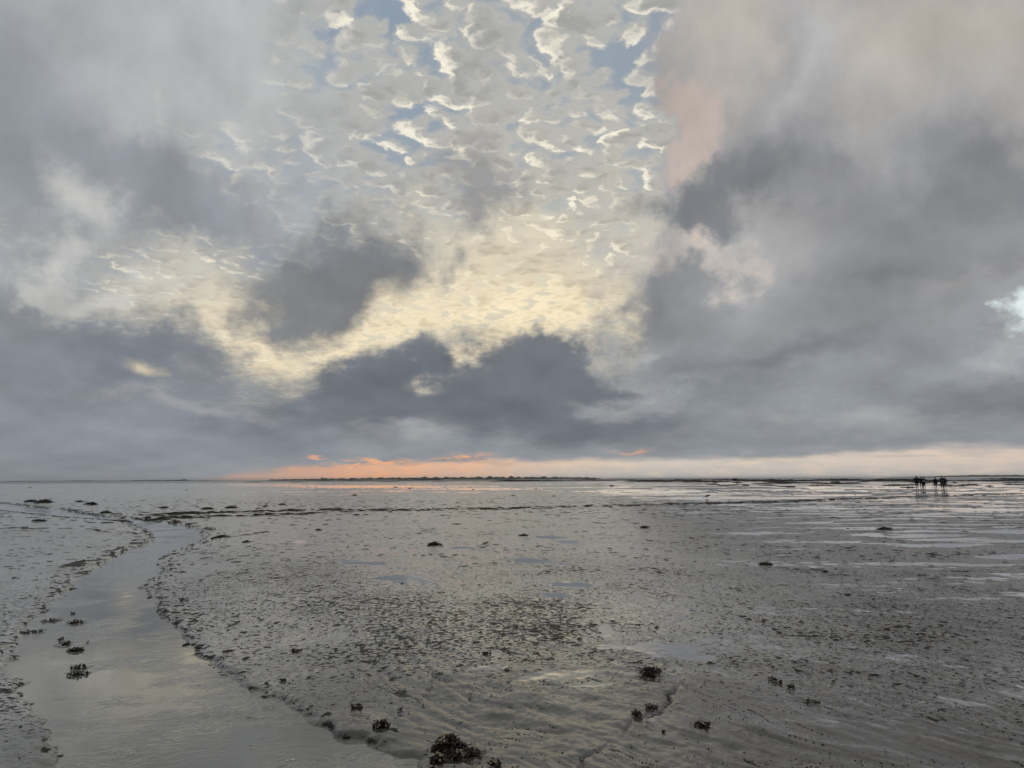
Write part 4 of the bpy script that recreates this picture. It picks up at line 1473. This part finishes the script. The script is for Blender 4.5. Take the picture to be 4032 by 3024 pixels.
    link_mesh('jacket_hem', mesh_from('jacket_hem', V, F, jacket), t)
    if hat:
        V, F = ball_arrays(hc + Vector((0, -0.008, 0.045)), (0.092, 0.112, 0.082), 16, 8)
        v2, f2 = ball_arrays(hc + Vector((0, -0.008, 0.0)), (0.096, 0.116, 0.026), 16, 5)
        add_to(V, F, v2, f2, Matrix.Identity(4))
        link_mesh('hat', mesh_from('hat', V, F, hat), t)
    if pack:
        pm, w, h_, band = pack
        bm = bmesh.new()
        bmesh.ops.create_cube(bm, size=1.0)
        for v in bm.verts:
            v.co = Vector((v.co.x * w, v.co.y * 0.2, v.co.z * h_))
            if v.co.z > 0:
                v.co.x *= 0.82
        bmesh.ops.bevel(bm, geom=list(bm.edges), offset=0.05, segments=3, affect='EDGES')
        me = bpy.data.meshes.new('rucksack')
        bm.to_mesh(me)
        bm.free()
        me.materials.append(pm)
        for p in me.polygons:
            p.use_smooth = True
        ru = link_mesh('rucksack', me, t, (0, fy - 0.235, 1.20))
        if band:
            V, F = [], []
            for sx in (-1, 1):
                pass
            bm = bmesh.new()
            bmesh.ops.create_cube(bm, size=1.0)
            for v in bm.verts:
                v.co = Vector((v.co.x * w * 0.8, v.co.y * 0.03, v.co.z * band[1]))
            bmesh.ops.bevel(bm, geom=list(bm.edges), offset=0.008, segments=1, affect='EDGES')
            me = bpy.data.meshes.new('pocket')
            bm.to_mesh(me)
            bm.free()
            me.materials.append(band[0])
            link_mesh('pocket', me, ru, (0, -0.105, band[2]))
        for s in (-1, 1):
            v, f = tube_arrays([(0.10 * s, 0.10, 0.22, 0.018), (0.115 * s, 0.18, 0.27, 0.018), (0.12 * s, 0.33, 0.22, 0.018), (0.125 * s, 0.37, 0.0, 0.018), (0.13 * s, 0.22, -0.2, 0.018), (0.12 * s, 0.08, -0.22, 0.018)], 6)
            link_mesh('strap', mesh_from('strap', v, f, pm), ru)
    return t, k, hands, Vector((g[0], g[1], z))


BLACK = cloth('black_jacket', (14, 14, 17))
NAVY = cloth('navy_jacket', (17, 19, 26))
DARK = cloth('dark_trousers', (16, 16, 18))
MAROON = cloth('maroon_jacket', (44, 24, 28))
GREEN = cloth('green_pack', (26, 32, 26))
GREYC = cloth('grey_jacket', (38, 38, 40))
PALE = plain('pale_cloth', (150, 148, 150), 0.8, (176, 174, 174), 12)
down_l = ((-0.10, -0.02, -0.28), (-0.13, 0.05, -0.53))
down_r = ((0.10, 0.02, -0.28), (0.13, 0.10, -0.53))
bent_l = ((-0.13, -0.06, -0.26), (-0.10, 0.10, -0.46))
bent_r = ((0.13, -0.06, -0.26), (0.08, 0.12, -0.45))
Y0 = -0.50
person(3611.5, 1926.0, 1.82, Y0, BLACK, DARK, True, 0.16, (((-0.12, -0.02, -0.27), (-0.20, 0.03, -0.52)), bent_r), 'tallest walker in black jacket and dark shorts, leftmost of the six', lean=0.04, build=1.3)
_, kp2, hd2, _ = person(3629.5, 1924.6, 1.74, Y0, NAVY, DARK, True, -0.20, (bent_l, down_r), 'walker in dark jacket with bare calves, second from the left', lean=0.03, hat=BLACK)
t3, kp3, hd3, _ = person(3639.5, 1924.8, 1.64, Y0, BLACK, DARK, False, 0.14, (bent_l, ((0.17, 0.0, -0.24), (0.20, 0.14, -0.42))), 'walker with pale rucksack and flat cap holding a stick, third from left', lean=0.05, hat=DARK, pack=(DARK, 0.36, 0.46, (PALE, 0.17, -0.06)))
person(3685.5, 1925.2, 1.60, Y0, BLACK, DARK, False, 0.17, (((-0.14, -0.04, -0.26), (-0.17, 0.06, -0.50)), ((0.22, 0.02, -0.20), (0.42, 0.06, -0.36))), 'walker in long black coat reaching out a hand, fourth from the left', lean=0.03, hat=BLACK)
person(3712.0, 1925.4, 1.76, Y0, MAROON, DARK, False, -0.12, (((-0.16, 0.0, -0.22), (-0.24, 0.06, -0.44)), down_r), 'walker in maroon jacket with dark striped rucksack, fifth from left', lean=0.02, hat=BLACK, pack=(NAVY, 0.38, 0.50, (PALE, 0.04, -0.12)), build=1.25)
person(3721.5, 1924.2, 1.64, Y0, GREYC, DARK, True, 0.15, (bent_l, ((0.14, 0.0, -0.27), (0.16, 0.08, -0.5))), 'walker with bulky green rucksack, rightmost of the six', lean=0.06, pack=(GREEN, 0.46, 0.56, None), build=1.2)


def world_hand(t, p, k):
    c, s = math.cos(t.rotation_euler.z), math.sin(t.rotation_euler.z)
    return Vector((t.location.x + k * (p.x * c - p.y * s), t.location.y + k * (p.x * s + p.y * c), t.location.z + k * p.z))


# walking stick in the third walker's right hand
h3 = world_hand(t3, hd3[1][0], kp3)
foot = h3 + Vector((0.22, -0.05, 0))
zf, _ = mud_z(foot.x, foot.y)
V, F = tube_arrays([(foot.x, foot.y, zf + 0.01, 0.009), (h3.x + 0.08, h3.y - 0.02, zf + (h3.z - zf) * 0.6, 0.011), (h3.x, h3.y, h3.z + 0.04, 0.013), (h3.x - 0.02, h3.y, h3.z + 0.12, 0.014)], 8)
tag(link_mesh('walking_stick', mesh_from('walking_stick', V, F, plain('stick_wood', (60, 48, 36), 0.6, (78, 62, 46), 30))), 'thin walking stick held out by the third walker', 'walking stick')
# pale bag carried by the second walker
p2 = [o for o in COL.objects if o.name.startswith('person')][1]
h2 = world_hand(p2, hd2[1][0], kp2)
V, F = [], []
for i, (z_, a_, b_) in enumerate(((-0.36, 0.07, 0.03), (-0.33, 0.13, 0.06), (-0.2, 0.14, 0.06), (-0.10, 0.11, 0.045), (-0.05, 0.06, 0.025), (0.0, 0.03, 0.015))):
    for j in range(12):
        an = 2 * math.pi * j / 12
        w = 1 + 0.08 * math.sin(3 * an + i)
        V.append((h2.x + a_ * w * math.cos(an), h2.y + b_ * w * math.sin(an), h2.z + z_))
for i in range(5):
    for j in range(12):
        F.append((i * 12 + j, i * 12 + (j + 1) % 12, (i + 1) * 12 + (j + 1) % 12, (i + 1) * 12 + j))
F.append(tuple(reversed(range(12))))
F.append(tuple(60 + j for j in range(12)))
tag(link_mesh('carrier_bag', mesh_from('carrier_bag', V, F, plain('bag_plastic', (170, 182, 196), 0.4, (190, 200, 210), 10))), 'small pale bag hanging from the second walker\'s hand', 'bag')

# ------------------------------------------------------------------ wading bird, bill down
def bird():
    g = ground(2786, 1962)
    z, _ = mud_z(*g)
    t = empty('wading_bird', (g[0], g[1], z - 0.004), R(-8))
    tag(t, 'dark wading bird with pale belly pecking at the wet flat', 'bird')
    sh = [tube_arrays([(0.20, 0, 0.235, 0.018), (0.12, 0, 0.225, 0.045), (0.02, 0, 0.205, 0.072), (-0.07, 0, 0.175, 0.062), (-0.12, 0, 0.145, 0.036), (-0.155, 0, 0.115, 0.032), (-0.18, 0, 0.098, 0.026)], 12),
          tube_arrays([(-0.19, 0, 0.092, 0.010), (-0.22, 0, 0.055, 0.007), (-0.235, 0, 0.022, 0.004)], 6)]
    for s in (-1, 1):
        sh.append(ball_arrays((0.05, 0.052 * s, 0.225), (0.14, 0.022, 0.045)))
        x = 0.01 + 0.03 * s
        sh.append(tube_arrays([(x, 0.022 * s, 0.16, 0.014), (x + 0.012, 0.022 * s, 0.085, 0.0065), (x - 0.004, 0.022 * s, 0.012, 0.0065)], 6))
        for a in (-0.5, 0.0, 0.5):
            sh.append(tube_arrays([(x - 0.004, 0.022 * s, 0.012, 0.006), (x - 0.045 * math.cos(a), 0.022 * s + 0.045 * math.sin(a), 0.006, 0.005)], 6))

    def pick(c):
        if c[0] < -0.187 and c[2] < 0.1:
            return 2
        if c[2] < 0.125 and c[0] > -0.09:
            return 2
        if c[2] < 0.185 and c[0] > -0.06:
            return 1
        return 0

    me = fused('body', sh, 0.0045, [plain('bird_black', (16, 15, 16), 0.6, (26, 24, 24), 40), plain('bird_white', (196, 192, 184), 0.7, (210, 206, 198), 40), plain('bird_orange', (170, 84, 46), 0.5, (186, 96, 54), 40)], pick, 3)
    link_mesh('body', me, t)


bird()

# ------------------------------------------------------------------ hulk and marker on the horizon, drift in the creek
def hulk():
    g = ground(2892, 1891.2)
    d = math.hypot(*g)
    t = empty('hulk', (g[0], g[1], -0.15), -math.atan2(g[0], g[1]))
    tag(t, 'small black box-shaped hulk with a thin mast on the horizon', 'hulk')
    w, h = 14 * d / FPX, 6.4 * d / FPX
    M = plain('hulk_iron', (14, 13, 13), 0.8, (30, 26, 23), 2, 0.02, 1.4, 0.2)
    bm = bmesh.new()
    bmesh.ops.create_cube(bm, size=1.0)
    for v in bm.verts:
        v.co = Vector((v.co.x * w * (1.0 if v.co.z > 0 else 0.92), v.co.y * w * 0.6, (v.co.z + 0.5) * h))
    bmesh.ops.bevel(bm, geom=list(bm.edges), offset=0.08, segments=2, affect='EDGES')
    me = bpy.data.meshes.new('hull')
    bm.to_mesh(me)
    bm.free()
    me.materials.append(M)
    link_mesh('hull', me, t)
    bm = bmesh.new()
    bmesh.ops.create_cube(bm, size=1.0)
    for v in bm.verts:
        v.co = Vector((v.co.x * w * 1.04, v.co.y * w * 0.64, v.co.z * 0.12))
    me = bpy.data.meshes.new('gunwale')
    bm.to_mesh(me)
    bm.free()
    me.materials.append(M)
    link_mesh('gunwale', me, t, (0, 0, h + 0.04))
    link_mesh('mast', mesh_from('mast', *tube_arrays([(-w * 0.44, 0, h * 0.5, 0.10), (-w * 0.44, 0, h + 3.4 * d / FPX, 0.07)], 8), M), t)


hulk()
g = ground(3231, 1888.5)
d_ = math.hypot(*g)
V, F = tube_arrays([(0, 0, -0.4, 0.13), (0, 0, 6.5 * d_ / FPX, 0.10)], 8)
v2, f2 = ball_arrays((0, 0, 6.5 * d_ / FPX), (0.22, 0.22, 0.3), 8, 6)
add_to(V, F, v2, f2, Matrix.Identity(4))
tag(link_mesh('marker_post', mesh_from('marker_post', V, F, plain('post_wood', (28, 26, 26), 0.8, (40, 37, 35), 6)), None, (g[0], g[1], 0)), 'thin dark marker post standing up at the horizon', 'post')


def on_water(px, py):
    g = ground(px, py, WATER_Z)
    return Vector((g[0], g[1], WATER_Z))


p = on_water(985, 2824)
V, F = tube_arrays([(-0.028, 0, 0.002, 0.0022), (-0.008, 0.004, 0.004, 0.0025), (0.012, 0.002, 0.003, 0.0025), (0.03, -0.004, 0.002, 0.0016)], 6)
M_STRAW = plain('straw', (214, 204, 190), 0.5, (226, 216, 202), 40)
tag(link_mesh('straw', mesh_from('straw', V, F, M_STRAW), None, p, (0, 0, -0.05)), 'short pale straw floating on the creek water', 'straw')
for (x, y, yaw) in ((985, 2935, 0.4), (1030, 2908, 0.15), (1100, 2978, 0.5), (995, 2950, 0.1)):
    tag(link_mesh('straw', bpy.data.meshes['straw'], None, on_water(x, y), (0, 0, yaw), (0.6, 0.6, 0.6)), 'thin pale fleck floating on the rippled creek near the lower edge', 'straw', 'pale flecks on the creek')
p = on_water(1143, 2995)
V, F = [], []
for i in range(9):
    v2, f2 = ball_arrays((rng.uniform(-0.018, 0.018), rng.uniform(-0.010, 0.010), 0.002), (rng.uniform(0.004, 0.008),) * 2 + (rng.uniform(0.003, 0.006),), 8, 5)
    add_to(V, F, v2, f2, Matrix.Identity(4))
tag(link_mesh('foam_fleck', mesh_from('foam_fleck', V, F, plain('foam', (206, 204, 198), 0.5, (224, 222, 216), 60)), None, p), 'small white fleck of foam on the creek at the lower edge', 'foam')

# ------------------------------------------------------------------ land on the horizon
M_LAND = plain('far_land', (58, 62, 46), 0.95, (84, 84, 60), 0.01, 0, 1.3, 0.1)
M_WOOD = plain('far_wood', (40, 48, 34), 0.95, (56, 62, 44), 0.02, 0, 1.3, 0.1)


def island(px0, px1, dist, prof, label, trees, seed, depth):
    """low island between two photograph columns; prof: (share, height in photograph points) pairs"""
    a0 = math.atan2(*ray(px0, 1888)[:2])
    a1 = math.atan2(*ray(px1, 1888)[:2])
    n, m = 320, 7
    V, F = [], []
    r_ = np.random.RandomState(seed)
    s = np.linspace(0, 1, n)
    hh = np.interp(s, [p_[0] for p_ in prof], [p_[1] for p_ in prof]) * dist / FPX
    und = 0.5 + 0.25 * fbm(s * 24, s * 0 + seed, 3, 0.6, seed)
    for j in range(m):
        q = j / (m - 1)
        for i in range(n):
            a = a0 + (a1 - a0) * s[i]
            rr = dist + depth * q
            prof_h = math.sin(math.pi * min(max(q * 0.8 + 0.1, 0), 1))
            e = min(1.0, 14 * s[i] * (1 - s[i]) + 0.05)
            V.append((math.sin(a) * rr, math.cos(a) * rr, hh[i] * prof_h * e * (0.55 if trees else 1.0) * (0.7 + 0.6 * und[i]) - 0.6))
    for j in range(m - 1):
        for i in range(n - 1):
            c = j * n + i
            F.append((c, c + 1, c + n + 1, c + n))
    o = link_mesh('island', mesh_from('island', V, F, M_LAND))
    o['kind'] = 'structure'
    o['label'] = label
    if trees:
        pts = []
        for k in range(trees):
            u = r_.rand()
            a = a0 + (a1 - a0) * u
            rr = dist + depth * (0.15 + 0.6 * r_.rand())
            H = np.interp(u, [p_[0] for p_ in prof], [p_[1] for p_ in prof]) * dist / FPX
            w = H * (0.35 + 0.55 * r_.rand())
            grp = 0.75 + 0.5 * perlin(np.array([u * 60.0]), np.array([seed * 1.0]), 4)[0]
            pts.append((math.sin(a) * rr, math.cos(a) * rr, H * 0.12, w * 1.5, w, H * 1.5 * grp * (0.75 + 0.4 * r_.rand()), r_.rand() * 6.3))
        wd = scatter('wood', M_WOOD, pts, LUMPS)
        wd.parent = o
    return o


island(1060, 2366, 6000, [(0, 3), (0.05, 5), (0.15, 7), (0.3, 9), (0.5, 11), (0.75, 11.5), (0.93, 9), (1, 5)], 'long low wooded island on the horizon below the sunset', 1500, 2, 500)
island(3440, 4500, 9000, [(0, 1), (0.15, 3.5), (0.3, 7.5), (0.42, 10.0), (0.55, 9.0), (0.8, 11), (1, 8)], 'low smooth hilly island on the right horizon', 0, 5, 1500)
island(520, 736, 10000, [(0, 2.2), (0.5, 2.6), (0.85, 3.5), (0.95, 6.0), (1, 5)], 'faint low strip of land on the left horizon', 260, 8, 300)
island(2340, 3460, 12000, [(0, 2.5), (0.5, 2.5), (1, 2.0)], 'thin dark line of land along the right-centre horizon', 0, 12, 600)
g = math.atan2(*ray(1267, 1888)[:2])
tw = tube_arrays([(0, 0, 0, 5.0), (0, 0, 22, 5.0), (0, 0, 25, 2.0)], 8)
tag(link_mesh('water_tower', mesh_from('water_tower', *tw, M_WOOD), None, (math.sin(g) * 6150, math.cos(g) * 6150, 0)), 'tiny tower standing above the trees of the central island', 'tower')

# ------------------------------------------------------------------ evening haze over the flat
def haze():
    me = bpy.data.meshes.new('haze')
    bm = bmesh.new()
    bmesh.ops.create_cube(bm, size=1.0)
    for v in bm.verts:
        v.co = Vector((v.co.x * 56000, v.co.y * 56000, -1.7 if v.co.z < 0 else 46.0))
    bm.to_mesh(me)
    bm.free()
    m = bpy.data.materials.new('haze')
    m.use_nodes = True
    m.node_tree.nodes.clear()
    N = Nodes(m.node_tree)
    out = N.n.new('ShaderNodeOutputMaterial')
    v = N.n.new('ShaderNodeVolumePrincipled')
    v.inputs['Color'].default_value = (0.93, 0.95, 0.98, 1)
    v.inputs['Density'].default_value = 0.00004
    v.inputs['Anisotropy'].default_value = 0.2
    N.l.new(v.outputs[0], out.inputs['Volume'])
    me.materials.append(m)
    o = bpy.data.objects.new('haze', me)
    COL.objects.link(o)
    o['kind'] = 'stuff'
    o['label'] = 'thin evening haze over the flat'


haze()
